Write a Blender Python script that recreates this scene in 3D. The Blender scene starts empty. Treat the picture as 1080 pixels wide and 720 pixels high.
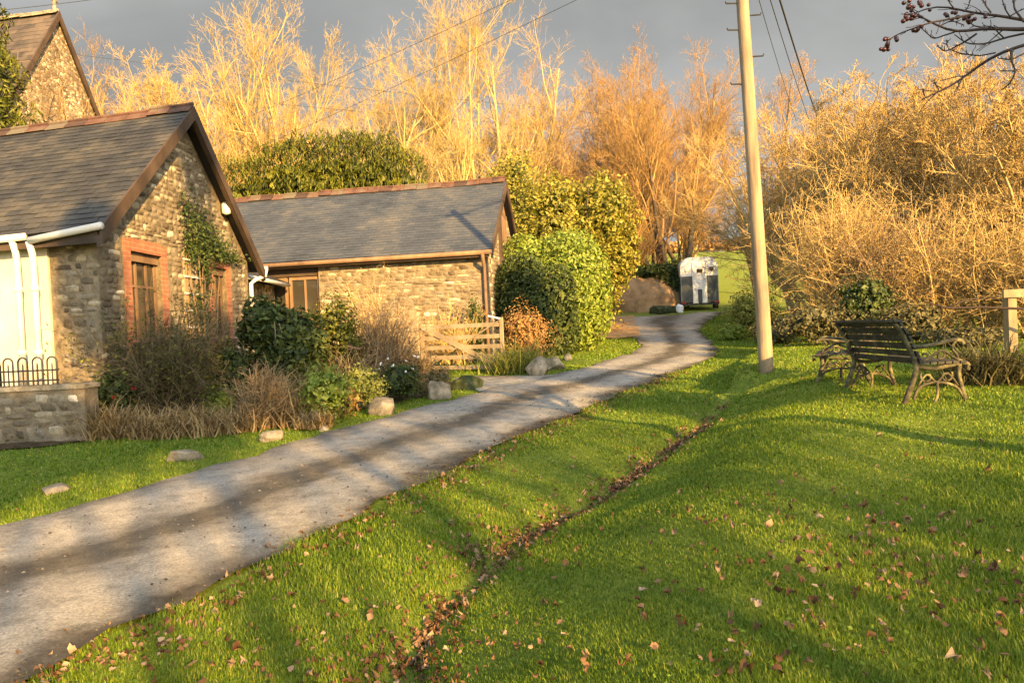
import bpy, math, random
import numpy as np
from mathutils import Matrix, Vector

rng = np.random.default_rng(7)
scene = bpy.context.scene
COL = scene.collection
PI = math.pi
F = 780.0

# ------------------------------------------------------------------ camera
CAM = np.array([0.0, 0.0, 1.6])
Rm = (Matrix.Rotation(math.radians(90 - 1.1), 3, 'X') @ Matrix.Rotation(math.radians(-2.5), 3, 'Z'))
RN = np.array(Rm)
cd = bpy.data.cameras.new('camera'); cam = bpy.data.objects.new('camera', cd); COL.objects.link(cam)
cam.matrix_world = Matrix.Translation(Vector(CAM)) @ Rm.to_4x4()
cd.sensor_width = 36.0; cd.lens = F / 1080 * 36.0; cd.clip_start = 0.05; cd.clip_end = 3000
scene.camera = cam

def ray(u, v):
    d = RN @ np.array([(u - 540) / F, (360 - v) / F, -1.0])
    return d / d[1]
def P(u, v, d):                       # world point seen at photograph pixel (u,v), d metres ahead
    return CAM + ray(u, v) * d

# ------------------------------------------------------------------ ground height
_ys = np.linspace(-80, 700, 7801)
_sl = np.interp(_ys, [-80, -20, 0, 19, 24, 40, 46, 105, 125, 700], [0.0, .02, .04, .04, .075, .075, .13, .14, .015, .01])
_zs = np.cumsum(_sl) * (_ys[1] - _ys[0]); _zs -= np.interp(0, _ys, _zs)
def sstep(a, b, x):
    t = np.clip((x - a) / (b - a), 0, 1); return t * t * (3 - 2 * t)
TROUGH = None
def seg_dist(x, y, poly):
    """distance to a polyline and signed side (positive to its right)"""
    best = np.full(np.shape(x), 1e9); side = np.zeros(np.shape(x))
    for a, b in zip(poly[:-1], poly[1:]):
        ax, ay = a[0], a[1]; dx, dy = b[0] - ax, b[1] - ay
        L2 = dx * dx + dy * dy
        t = np.clip(((x - ax) * dx + (y - ay) * dy) / L2, 0, 1)
        ex, ey = x - ax - t * dx, y - ay - t * dy
        dd = np.sqrt(ex * ex + ey * ey)
        s = np.where((dy * ex - dx * ey) > 0, 1.0, -1.0)
        m = dd < best
        best = np.where(m, dd, best); side = np.where(m, s, side)
    return best, side
def G0(x, y):
    x = np.asarray(x, float); y = np.asarray(y, float)
    z = np.interp(y, _ys, _zs)
    z = z + 2.0 * sstep(-9, -16, x) * sstep(17, 26, y)
    return z
def G(x, y):
    z = G0(x, y)
    x = np.asarray(x, float); y = np.asarray(y, float)
    if TROUGH is not None:
        d, s = seg_dist(x, y, TROUGH)
        fade = sstep(17, 13, y)
        z = z - 0.10 * np.exp(-(d / 0.16) ** 2) * fade
        z = z + np.where(s > 0, 0.34 * sstep(0.03, 1.5, d) * sstep(22, 14, y) * sstep(14, 8, x), 0)
    z = z + 0.022 * np.sin(x * 1.7 + .6 * y) * np.sin(y * 1.1 - .4 * x + 1) + .018 * np.sin(3.1 * x + 1.3 + np.sin(1.3 * y)) * np.sin(2.7 * y) + .008 * np.sin(7.3 * x + 2 * np.sin(2.1 * y)) * np.sin(6.1 * y + 1.1 * x)
    return z
_D = np.concatenate([np.linspace(1, 30, 2901), np.linspace(30.05, 160, 2600)])
def gp(u, v, g=G):
    r = ray(u, v)
    X = r[0] * _D; Y = _D; Z = 1.6 + r[2] * _D
    below = Z < g(X, Y)
    k = int(np.argmax(below)) if below.any() else len(_D) - 1
    return np.array([X[k], Y[k], float(g(X[k], Y[k]))])
_tp = [(330, 790), (400, 715), (435, 668), (470, 628), (520, 582), (580, 545), (640, 512), (690, 480), (730, 452), (765, 420)]
TROUGH = [tuple(gp(u, v, G0)[:2]) for u, v in _tp]

# ------------------------------------------------------------------ object helpers
def tag(o, label=None, cat=None, group=None, kind=None):
    if label: o['label'] = label
    if cat: o['category'] = cat
    if group: o['group'] = group
    if kind: o['kind'] = kind
    return o
def empty(name, loc, label, cat, group=None, rz=0.0):
    o = bpy.data.objects.new(name, None); COL.objects.link(o)
    o.location = Vector([float(c) for c in loc]); o.rotation_euler = (0, 0, rz); o.empty_display_size = .2
    return tag(o, label, cat, group)
def copy_tree(o, parent=None):
    c = o.copy(); COL.objects.link(c)
    if parent is not None: c.parent = parent
    for ch in list(o.children): copy_tree(ch, c)
    return c

class MB:
    """collects vertices, faces and one tint value per vertex, builds ONE mesh"""
    def __init__(s): s.V = []; s.Fs = []; s.T = []; s.n = 0
    def add(s, V, Fa, tint=0.5):
        V = np.asarray(V, float).reshape(-1, 3); Fa = np.asarray(Fa, int)
        s.V.append(V); s.Fs.append(Fa + s.n)
        t = np.full(len(V), tint) if np.ndim(tint) == 0 else np.asarray(tint, float)
        s.T.append(t); s.n += len(V); return s
    def hexa(s, c, tint=0.5):
        """8 corners: bottom ring 0-3 counter-clockwise from above, top ring 4-7"""
        return s.add(c, [[3, 2, 1, 0], [4, 5, 6, 7], [0, 1, 5, 4], [1, 2, 6, 5], [2, 3, 7, 6], [3, 0, 4, 7]], tint)
    def box(s, x0, x1, y0, y1, z0, z1, tint=0.5):
        return s.hexa([(x0, y0, z0), (x1, y0, z0), (x1, y1, z0), (x0, y1, z0), (x0, y0, z1), (x1, y0, z1), (x1, y1, z1), (x0, y1, z1)], tint)
    def tubes(s, PP, R, sides=6, tint=0.5, cap=True):
        PP = np.asarray(PP, float); R = np.asarray(R, float)
        N, K, _ = PP.shape
        if R.ndim == 1: R = np.repeat(R[:, None], K, 1)
        Tn = np.gradient(PP, axis=1); Tn /= np.linalg.norm(Tn, axis=2, keepdims=True) + 1e-9
        ref = np.where(np.abs(Tn[:, :1, 2:3]) > .85, np.array([1.0, 0, 0]), np.array([0, 0, 1.0]))
        A = np.cross(Tn, np.broadcast_to(ref, Tn.shape)); A /= np.linalg.norm(A, axis=2, keepdims=True) + 1e-9
        B = np.cross(Tn, A)
        th = np.arange(sides) * 2 * PI / sides
        V = PP[:, :, None, :] + R[:, :, None, None] * (np.cos(th)[None, None, :, None] * A[:, :, None, :] + np.sin(th)[None, None, :, None] * B[:, :, None, :])
        idx = np.arange(N * K * sides).reshape(N, K, sides)
        a = idx[:, :-1, :]; b = np.roll(a, -1, 2); d = idx[:, 1:, :]; c = np.roll(d, -1, 2)
        Fq = np.stack([a, d, c, b], -1).reshape(-1, 4)
        tt = np.repeat(np.asarray(tint, float), K * sides) if np.ndim(tint) == 1 else tint
        base = s.n
        s.add(V.reshape(-1, 3), Fq, tt)
        if cap and sides > 3:
            s.Fs.append(idx[:, 0, :].reshape(-1, sides) + base); s.Fs.append(idx[:, -1, ::-1].reshape(-1, sides) + base)
        return s
    def tube(s, pts, r, sides=8, tint=0.5):
        pts = np.asarray(pts, float)[None]
        r = np.full((1, pts.shape[1]), r) if np.ndim(r) == 0 else np.asarray(r, float)[None]
        return s.tubes(pts, r, sides, tint)
    def build(s, name, mat, parent=None, smooth=False, link=True):
        V = np.concatenate(s.V); T = np.concatenate(s.T)
        me = bpy.data.meshes.new(name)
        loops = np.concatenate([f.ravel() for f in s.Fs]).astype(np.int32)
        sizes = np.concatenate([np.full(len(f), f.shape[1]) for f in s.Fs]).astype(np.int32)
        st = np.concatenate([[0], np.cumsum(sizes)[:-1]]).astype(np.int32)
        me.vertices.add(len(V)); me.vertices.foreach_set('co', V.ravel().astype(np.float32))
        me.loops.add(len(loops)); me.loops.foreach_set('vertex_index', loops)
        me.polygons.add(len(sizes)); me.polygons.foreach_set('loop_start', st)
        at = me.attributes.new('tint', 'FLOAT', 'POINT'); at.data.foreach_set('value', T.astype(np.float32))
        me.update(calc_edges=True)
        me.polygons.foreach_set('use_smooth', np.full(len(sizes), bool(smooth)))
        me.materials.append(mat)
        o = bpy.data.objects.new(name, me); COL.objects.link(o)
        if parent is not None: o.parent = parent
        return o

class Fr:
    """skewed local frame: origin + a*A + b*B + z"""
    def __init__(s, O, A, B): s.O = np.array(O, float); s.A = np.array(A, float); s.B = np.array(B, float)
    def __call__(s, a, b, z): return s.O + a * s.A + b * s.B + np.array([0, 0, z])
    def box(s, mb, a0, a1, b0, b1, z0, z1, tint=.5):
        return mb.hexa([s(a0, b0, z0), s(a1, b0, z0), s(a1, b1, z0), s(a0, b1, z0), s(a0, b0, z1), s(a1, b0, z1), s(a1, b1, z1), s(a0, b1, z1)], tint)

# ------------------------------------------------------------------ materials
def nt(m):
    m.use_nodes = True; t = m.node_tree; t.nodes.clear(); return t
def ramp_node(t, stops, interp='LINEAR'):
    r = t.nodes.new('ShaderNodeValToRGB'); e = r.color_ramp.elements; r.color_ramp.interpolation = interp
    while len(e) > 1: e.remove(e[-1])
    e[0].position = stops[0][0]; e[0].color = (*stops[0][1], 1)
    for p, c in stops[1:]:
        x = e.new(p); x.color = (*c, 1)
    return r
def noise_node(t, vec, scale, detail=4, rough=.55, dist=0):
    n = t.nodes.new('ShaderNodeTexNoise'); n.inputs['Scale'].default_value = scale; n.inputs['Detail'].default_value = detail
    n.inputs['Roughness'].default_value = rough; n.inputs['Distortion'].default_value = dist
    if vec is not None: t.links.new(vec, n.inputs['Vector'])
    return n
def mapped(t, sc=(1, 1, 1), src='Object'):
    tc = t.nodes.new('ShaderNodeTexCoord'); mp = t.nodes.new('ShaderNodeMapping'); mp.inputs['Scale'].default_value = sc
    t.links.new(tc.outputs[src], mp.inputs['Vector']); return mp.outputs['Vector']
def math_node(t, op, a, b=None):
    n = t.nodes.new('ShaderNodeMath'); n.operation = op
    for i, v in enumerate((a, b)):
        if v is None: continue
        if isinstance(v, (int, float)): n.inputs[i].default_value = v
        else: t.links.new(v, n.inputs[i])
    return n.outputs[0]
def mix_rgb(t, fac, a, b, mode='MIX'):
    n = t.nodes.new('ShaderNodeMix'); n.data_type = 'RGBA'; n.blend_type = mode
    for sock, v in ((n.inputs['Factor'], fac), (n.inputs[6], a), (n.inputs[7], b)):
        if isinstance(v, (int, float)): sock.default_value = v
        elif isinstance(v, tuple): sock.default_value = (*v, 1)
        else: t.links.new(v, sock)
    return n.outputs[2]
def finish(t, color, rough=.8, bump=None, bstr=.3, bdist=.02, trans=0, spec=.3, metal=0):
    o = t.nodes.new('ShaderNodeOutputMaterial'); b = t.nodes.new('ShaderNodeBsdfPrincipled')
    if isinstance(color, tuple): b.inputs['Base Color'].default_value = (*color, 1)
    else: t.links.new(color, b.inputs['Base Color'])
    if isinstance(rough, (int, float)): b.inputs['Roughness'].default_value = rough
    else: t.links.new(rough, b.inputs['Roughness'])
    b.inputs['Specular IOR Level'].default_value = spec; b.inputs['Metallic'].default_value = metal
    if bump is not None:
        n = t.nodes.new('ShaderNodeBump'); n.inputs['Strength'].default_value = bstr; n.inputs['Distance'].default_value = bdist
        t.links.new(bump, n.inputs['Height']); t.links.new(n.outputs[0], b.inputs['Normal'])
    if trans:
        tr = t.nodes.new('ShaderNodeBsdfTranslucent'); mx = t.nodes.new('ShaderNodeMixShader'); mx.inputs[0].default_value = trans
        if isinstance(color, tuple): tr.inputs['Color'].default_value = (*color, 1)
        else: t.links.new(color, tr.inputs['Color'])
        t.links.new(b.outputs[0], mx.inputs[1]); t.links.new(tr.outputs[0], mx.inputs[2]); t.links.new(mx.outputs[0], o.inputs[0])
    else: t.links.new(b.outputs[0], o.inputs[0])
def tintmat(name, stops, rough=.7, trans=0, spec=.25, nz=0, nscale=1.0):
    """colour from the per-piece random tint, plus optional low-frequency noise"""
    m = bpy.data.materials.new(name); t = nt(m)
    a = t.nodes.new('ShaderNodeAttribute'); a.attribute_name = 'tint'
    f = a.outputs['Fac']
    if nz:
        n = noise_node(t, mapped(t), nscale, 3)
        f = math_node(t, 'ADD', f, math_node(t, 'MULTIPLY', math_node(t, 'SUBTRACT', n.outputs[0], .5), nz))
    r = ramp_node(t, stops); t.links.new(f, r.inputs[0])
    finish(t, r.outputs[0], rough, trans=trans, spec=spec); return m
def noisemat(name, stops, scale=5, sc=(1, 1, 1), detail=5, rough=.8, bstr=.3, bdist=.02, spec=.3, metal=0, tint=0):
    m = bpy.data.materials.new(name); t = nt(m)
    v = mapped(t, sc); n = noise_node(t, v, scale, detail, .6)
    f = n.outputs[0]
    if tint:
        a = t.nodes.new('ShaderNodeAttribute'); a.attribute_name = 'tint'
        f = math_node(t, 'ADD', f, math_node(t, 'MULTIPLY', math_node(t, 'SUBTRACT', a.outputs['Fac'], .5), tint))
    r = ramp_node(t, stops); t.links.new(f, r.inputs[0])
    n2 = noise_node(t, v, scale * 4, 4)
    finish(t, r.outputs[0], rough, n2.outputs[0], bstr, bdist, spec=spec, metal=metal); return m
def stonemat(name, sc=(7.2, 7.2, 11.5), warm=1.0):
    m = bpy.data.materials.new(name); t = nt(m)
    v0 = mapped(t)
    nw = noise_node(t, v0, 3.5, 3)
    off = t.nodes.new('ShaderNodeVectorMath'); off.operation = 'MULTIPLY_ADD'
    t.links.new(nw.outputs['Color'], off.inputs[0]); off.inputs[1].default_value = (.20, .20, .14)
    nw2 = noise_node(t, v0, 17, 3); of2 = t.nodes.new('ShaderNodeVectorMath'); of2.operation = 'MULTIPLY_ADD'; t.links.new(nw2.outputs['Color'], of2.inputs[0]); of2.inputs[1].default_value = (.085, .085, .07); t.links.new(v0, of2.inputs[2]); t.links.new(of2.outputs[0], off.inputs[2])
    mp = t.nodes.new('ShaderNodeMapping'); mp.inputs['Scale'].default_value = sc; t.links.new(off.outputs[0], mp.inputs[0]); v = mp.outputs[0]
    vo = t.nodes.new('ShaderNodeTexVoronoi'); vo.feature = 'F1'; vo.inputs['Scale'].default_value = 1; vo.inputs['Randomness'].default_value = .9; t.links.new(v, vo.inputs['Vector'])
    ve = t.nodes.new('ShaderNodeTexVoronoi'); ve.feature = 'DISTANCE_TO_EDGE'; ve.inputs['Scale'].default_value = 1; ve.inputs['Randomness'].default_value = .9; t.links.new(v, ve.inputs['Vector'])
    sep = t.nodes.new('ShaderNodeSeparateColor'); t.links.new(vo.outputs['Color'], sep.inputs[0])
    r = ramp_node(t, [(0, (0.1339, 0.104, 0.06792)), (.22, (0.2678, 0.195, 0.1235)), (.42, (0.4017, 0.312, 0.1976)), (.6, (0.2142, 0.182, 0.1482)), (.75, (0.5624, 0.468, 0.3211)), (.9, (0.7766, 0.676, 0.5187)), (1, (0.4419, 0.312, 0.1852))])
    t.links.new(sep.outputs[0], r.inputs[0])
    fine = noise_node(t, v0, 26, 5, .65)
    c1 = mix_rgb(t, .55, r.outputs[0], ramp_of(t, fine.outputs[0], [(.3, (.35, .35, .35)), (.7, (1.25, 1.2, 1.1))]), 'MULTIPLY')
    mort = ramp_of(t, math_node(t, 'ADD', ve.outputs['Distance'], math_node(t, 'MULTIPLY', math_node(t, 'SUBTRACT', fine.outputs[0], .5), .16)), [(.02, (.9, .9, .9)), (.11, (0, 0, 0))])
    big = noise_node(t, v0, 1.3, 4)
    mcol = ramp_of(t, big.outputs[0], [(.35, (.11, .088, .06)), (.65, (.26, .21, .14))])
    c2 = mix_rgb(t, mort, c1, mcol)
    lich = noise_node(t, v0, 4.5, 5, .7)
    lf = ramp_of(t, lich.outputs[0], [(.58, (0, 0, 0)), (.68, (.6, .6, .6))])
    c3 = mix_rgb(t, lf, c2, (.27, .23, .13))
    dirt = noise_node(t, v0, .9, 5, .65)
    c3 = mix_rgb(t, .85, c3, ramp_of(t, dirt.outputs[0], [(.32, (.42, .38, .34)), (.5, (.8, .78, .74)), (.68, (1.15, 1.12, 1.05))]), 'MULTIPLY')
    h = math_node(t, 'ADD', math_node(t, 'MINIMUM', ve.outputs['Distance'], .16), math_node(t, 'MULTIPLY', fine.outputs[0], .10))
    finish(t, c3, .92, h, .9, .10, spec=.15); return m
def ramp_of(t, fac, stops):
    r = ramp_node(t, stops); t.links.new(fac, r.inputs[0]); return r.outputs[0]
def brickmat(name):
    m = bpy.data.materials.new(name); t = nt(m)
    v = mapped(t); s = t.nodes.new('ShaderNodeSeparateXYZ'); t.links.new(v, s.inputs[0])
    c = t.nodes.new('ShaderNodeCombineXYZ'); t.links.new(s.outputs[1], c.inputs[0]); t.links.new(s.outputs[2], c.inputs[1])
    b = t.nodes.new('ShaderNodeTexBrick'); t.links.new(c.outputs[0], b.inputs['Vector'])
    b.inputs['Scale'].default_value = 1; b.inputs['Brick Width'].default_value = .225; b.inputs['Row Height'].default_value = .075; b.inputs['Mortar Size'].default_value = .006
    b.inputs['Color1'].default_value = (.25, .095, .055, 1); b.inputs['Color2'].default_value = (.34, .135, .075, 1); b.inputs['Mortar'].default_value = (.30, .20, .13, 1)
    n = noise_node(t, v, 9, 5)
    col = mix_rgb(t, .6, b.outputs[0], ramp_of(t, n.outputs[0], [(.3, (.5, .5, .5)), (.7, (1.15, 1.1, 1.05))]), 'MULTIPLY')
    finish(t, col, .9, n.outputs[0], .4, .02); return m

M = {}
M['stone'] = stonemat('rubble_stone')
M['stone_fine'] = stonemat('coursed_rubble_stone', (6.4, 6.4, 13.0))
M['brick'] = brickmat('red_brick')
M['slate'] = noisemat('roof_slate', [(.25, (0.01293, 0.01267, 0.01264)), (.5, (0.02973, 0.02851, 0.02588)), (.78, (0.07755, 0.06653, 0.04815))], 1.3, detail=7, rough=.65, bstr=.25, bdist=.01, spec=.35, tint=.24)
M['slate_blue'] = noisemat('blue_roof_slate', [(.2, (0.0221, 0.02635, 0.034)), (.5, (0.0442, 0.051, 0.0629)), (.8, (0.0935, 0.08925, 0.08075))], .8, detail=7, rough=.62, bstr=.2, bdist=.01, spec=.35, tint=.22)
M['slate_church'] = noisemat('mossy_church_slate', [(.3, (.035, .03, .025)), (.7, (.10, .075, .055))], 1.5, rough=.8, tint=.4)
M['terracotta'] = noisemat('terracotta_ridge', [(.3, (0.04896, 0.02938, 0.0219)), (.55, (0.1088, 0.05288, 0.03441)), (.75, (0.1088, 0.09107, 0.06256))], 4, rough=.85, tint=.6)
M['dark_wood'] = noisemat('weathered_dark_timber', [(.3, (0.0279, 0.0186, 0.01364)), (.7, (0.0744, 0.0496, 0.0341))], 3, (0.62, 0.62, 0.62), rough=.75)
M['brown_wood'] = noisemat('brown_timber', [(.3, (0.1125, 0.0675, 0.0375)), (.7, (0.225, 0.1425, 0.0825))], 4, (0.75, 0.75, 0.225), rough=.8)
M['pale_wood'] = noisemat('weathered_pale_timber', [(.3, (0.1521, 0.114, 0.0697)), (.7, (0.3168, 0.2534, 0.1647))], 5, (0.6336, 0.6336, 0.3168), rough=.85)
M['pole_wood'] = noisemat('weathered_pole_timber', [(.25, (0.09681, 0.0753, 0.05254)), (.5, (0.2324, 0.1728, 0.1051)), (.75, (0.3388, 0.257, 0.1576))], 4, (1.452, 1.329, 0.1926), rough=.85, bstr=.5)
M['white_paint'] = noisemat('white_paint', [(.3, (0.4321, 0.4043, 0.3485)), (.6, (0.5576, 0.5437, 0.5018))], 3, rough=.45, bstr=.05)
M['render'] = noisemat('white_wall_render', [(.3, (0.4276, 0.3774, 0.2893)), (.6, (0.5183, 0.478, 0.3819))], 1.4, rough=.85, bstr=.15, bdist=.01)
M['fence_wood'] = noisemat('weathered_fence_wood', [(.3, (.12, .09, .055)), (.7, (.28, .21, .12))], 6, (1, 1, .3), rough=.9, bstr=.5)
M['black_iron'] = noisemat('black_painted_iron', [(.3, (.012, .012, .013)), (.7, (.035, .033, .03))], 12, rough=.5, bstr=.2)
M['bench_iron'] = noisemat('lichened_cast_iron', [(.35, (0.02275, 0.0182, 0.013)), (.5, (0.065, 0.05525, 0.02925)), (.62, (0.156, 0.1365, 0.0585)), (.75, (0.2145, 0.195, 0.104))], 9, detail=6, rough=.8, bstr=.5)
M['bench_wood'] = noisemat('mossy_bench_slat', [(.35, (.022, .020, .016)), (.55, (.05, .046, .034)), (.68, (.10, .10, .05)), (.78, (.30, .29, .17))], 7, (1, 1, 2), detail=6, rough=.8, bstr=.5)
M['cable'] = noisemat('black_cable', [(.3, (.02, .02, .02)), (.7, (.04, .04, .04))], 3, rough=.6)
M['rock'] = noisemat('granite_rock', [(.25, (.06, .055, .03)), (.5, (.20, .165, .11)), (.7, (.36, .30, .21))], 6, detail=7, rough=.92, bstr=.7, bdist=.03)
M['moss_rock'] = noisemat('moss_covered_rock', [(.3, (.012, .016, .006)), (.55, (.035, .045, .014)), (.75, (.12, .11, .06))], 5, detail=6, rough=.95, bstr=.8)
def glassmat(name, c):
    m = bpy.data.materials.new(name); t = nt(m); n = noise_node(t, mapped(t), 2.2, 2)
    finish(t, c, .06, n.outputs[0], .04, .02, spec=.9); return m
M['pane'] = glassmat('window_glass', (.035, .032, .025))
M['trailer_white'] = noisemat('trailer_white_panel', [(.3, (.52, .50, .44)), (.6, (.74, .72, .66))], 2.5, rough=.4, bstr=.03)
M['trailer_green'] = noisemat('trailer_dark_panel', [(.3, (.045, .055, .055)), (.7, (.09, .105, .105))], 3, (1, 1, .4), rough=.4, bstr=.05)
M['rubber'] = noisemat('black_rubber', [(.3, (.012, .012, .012)), (.7, (.03, .03, .03))], 8, rough=.8)
M['lamp_glass'] = noisemat('lamp_lens', [(.3, (.5, .48, .42)), (.7, (.72, .7, .6))], 6, rough=.25)
M['red_lens'] = noisemat('red_lens', [(.3, (.25, .02, .015)), (.7, (.35, .03, .02))], 6, rough=.3)
M['plastic_white'] = noisemat('white_plastic', [(.3, (.62, .62, .62)), (.7, (.8, .8, .8))], 5, rough=.5)

# plants
M['bark_pale'] = noisemat('pale_grey_bark', [(.25, (0.1275, 0.09384, 0.04165)), (.5, (0.289, 0.219, 0.1012)), (.75, (0.408, 0.3206, 0.1547))], 5, (0.85, 0.782, 0.238), rough=.9, bstr=.6)
M['bark_dark'] = noisemat('dark_gnarled_bark', [(.3, (.03, .023, .015)), (.7, (.11, .08, .05))], 5, (1, 1, .4), rough=.9, bstr=.7)
M['twig_pale'] = tintmat('pale_winter_twigs', [(0, (0.2099, 0.1427, 0.04862)), (.5, (0.3553, 0.2553, 0.09184)), (1, (0.4522, 0.3378, 0.1351))], .8)
M['twig_gold'] = tintmat('golden_winter_twigs', [(0, (0.1899, 0.1206, 0.04679)), (.5, (0.3799, 0.2612, 0.0936)), (1, (0.4938, 0.3617, 0.1404))], .8)
M['twig_russet'] = tintmat('russet_winter_twigs', [(0, (0.1447, 0.08158, 0.03205)), (.5, (0.2743, 0.1632, 0.0577)), (1, (0.3504, 0.2366, 0.0833))], .8)
M['twig_brown'] = tintmat('brown_winter_twigs', [(0, (0.09287, 0.0644, 0.03478)), (.5, (0.2122, 0.1417, 0.07535)), (1, (0.345, 0.2318, 0.1159))], .85)
M['twig_olive_shaded'] = tintmat('shaded_olive_twigs', [(0, (.035, .028, .014)), (.5, (.085, .066, .034)), (1, (.16, .12, .06))], .85)  # olive brown taken darker to stand in for shade on the tangled shrub
M['twig_dark'] = tintmat('dark_red_twigs', [(0, (0.021, 0.0126, 0.0105)), (1, (0.049, 0.0315, 0.0245))], .7)  # dark tone includes the shade on the overhanging fruit branches
M['leaf_buff'] = tintmat('buff_dry_leaves', [(0, (0.172, 0.1043, 0.03224)), (.5, (0.3282, 0.2166, 0.06449)), (1, (0.4299, 0.3048, 0.09673))], .7, .25)
M['leaf_laurel'] = tintmat('laurel_leaves', [(0, (.09, .135, .015)), (.5, (.19, .25, .03)), (1, (.30, .34, .06))], .45, .35, .35)
M['leaf_dark'] = tintmat('dark_evergreen_leaves', [(0, (.016, .028, .008)), (.6, (.040, .062, .014)), (1, (.10, .12, .025))], .55, .2, .25)
M['leaf_ivy'] = tintmat('ivy_leaves', [(0, (.08, .085, .010)), (.5, (.20, .19, .022)), (1, (.36, .30, .05))], .5, .3, .3)
M['leaf_conifer'] = tintmat('conifer_sprays', [(0, (0.01368, 0.0224, 0.0036)), (.5, (0.0646, 0.076, 0.0072)), (1, (0.1596, 0.16, 0.018))], .6, .2)
M['leaf_yellowgreen'] = tintmat('yellow_green_leaves', [(0, (.10, .12, .02)), (.5, (.20, .22, .04)), (1, (.33, .32, .09))], .55, .3)
M['leaf_grey'] = tintmat('grey_green_leaves', [(0, (0.0357, 0.034, 0.01272)), (.5, (0.08211, 0.07616, 0.0289)), (1, (0.1642, 0.1428, 0.06069))], .7, .2)
M['leaf_tan'] = tintmat('tan_dead_foliage', [(0, (.13, .085, .035)), (.5, (.28, .19, .08)), (1, (.45, .34, .17))], .8, .2)
M['leaf_rust'] = tintmat('rust_foliage', [(0, (.12, .06, .02)), (.5, (.26, .14, .045)), (1, (.38, .24, .09))], .75, .2)
M['leaf_fallen'] = tintmat('fallen_leaves', [(0, (0.056, 0.0256, 0.0112)), (.4, (0.12, 0.06, 0.0272)), (.75, (0.208, 0.124, 0.064)), (1, (0.336, 0.24, 0.152))], .75, .15)
M['grass'] = tintmat('grass_blades', [(0, (0.04985, 0.09294, 0.005261)), (.45, (0.1219, 0.1967, 0.01053)), (.8, (0.1938, 0.2562, 0.01841)), (1, (0.3101, 0.298, 0.05261))], .55, .35, .3, nz=.95, nscale=.9)
M['petal'] = tintmat('white_petals', [(0, (.7, .68, .6)), (1, (.82, .82, .75))], .6, .2)
M['petal_red'] = tintmat('red_petals', [(0, (.30, .02, .02)), (1, (.45, .05, .04))], .6, .2)
M['berry'] = tintmat('shaded_red_berries', [(0, (0.0175, 0.0028, 0.0042)), (1, (0.056, 0.00525, 0.0063))], .35, 0, .5)  # red darkened so the berries read as shaded silhouettes

def groundmat():
    m = bpy.data.materials.new('turf_and_soil'); t = nt(m); v = mapped(t)
    n1 = noise_node(t, v, .35, 4); n2 = noise_node(t, v, 5, 5, .65); n3 = noise_node(t, v, 45, 4, .7)
    c = ramp_of(t, n2.outputs[0], [(.3, (0.06864, 0.09504, 0.01478)), (.55, (0.1162, 0.1584, 0.02112)), (.72, (0.1795, 0.2006, 0.03696))])
    c = mix_rgb(t, ramp_of(t, n1.outputs[0], [(.4, (0, 0, 0)), (.65, (.6, .6, .6))]), c, (.17, .20, .03))
    c = mix_rgb(t, .5, c, ramp_of(t, n3.outputs[0], [(.3, (.4, .4, .4)), (.7, (1.3, 1.3, 1.2))]), 'MULTIPLY')
    sx = t.nodes.new('ShaderNodeSeparateXYZ'); t.links.new(v, sx.inputs[0])
    fy = math_node(t, 'GREATER_THAN', math_node(t, 'ADD', sx.outputs[1], math_node(t, 'MULTIPLY', n1.outputs[0], 3.0)), 42.0)
    c = mix_rgb(t, fy, c, ramp_of(t, n2.outputs[0], [(.3, (.085, .125, .016)), (.5, (.14, .175, .025)), (.7, (.20, .215, .035))]))
    finish(t, c, .95, n3.outputs[0], .5, .03, spec=.1); return m
def soilmat():
    m = bpy.data.materials.new('garden_soil'); t = nt(m); v = mapped(t)
    n = noise_node(t, v, 7, 6, .7); n3 = noise_node(t, v, 60, 4, .7)
    c = ramp_of(t, n.outputs[0], [(.3, (.035, .026, .016)), (.6, (.09, .065, .035)), (.75, (.17, .12, .06))])
    finish(t, c, .95, n3.outputs[0], .8, .03, spec=.1); return m
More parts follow.
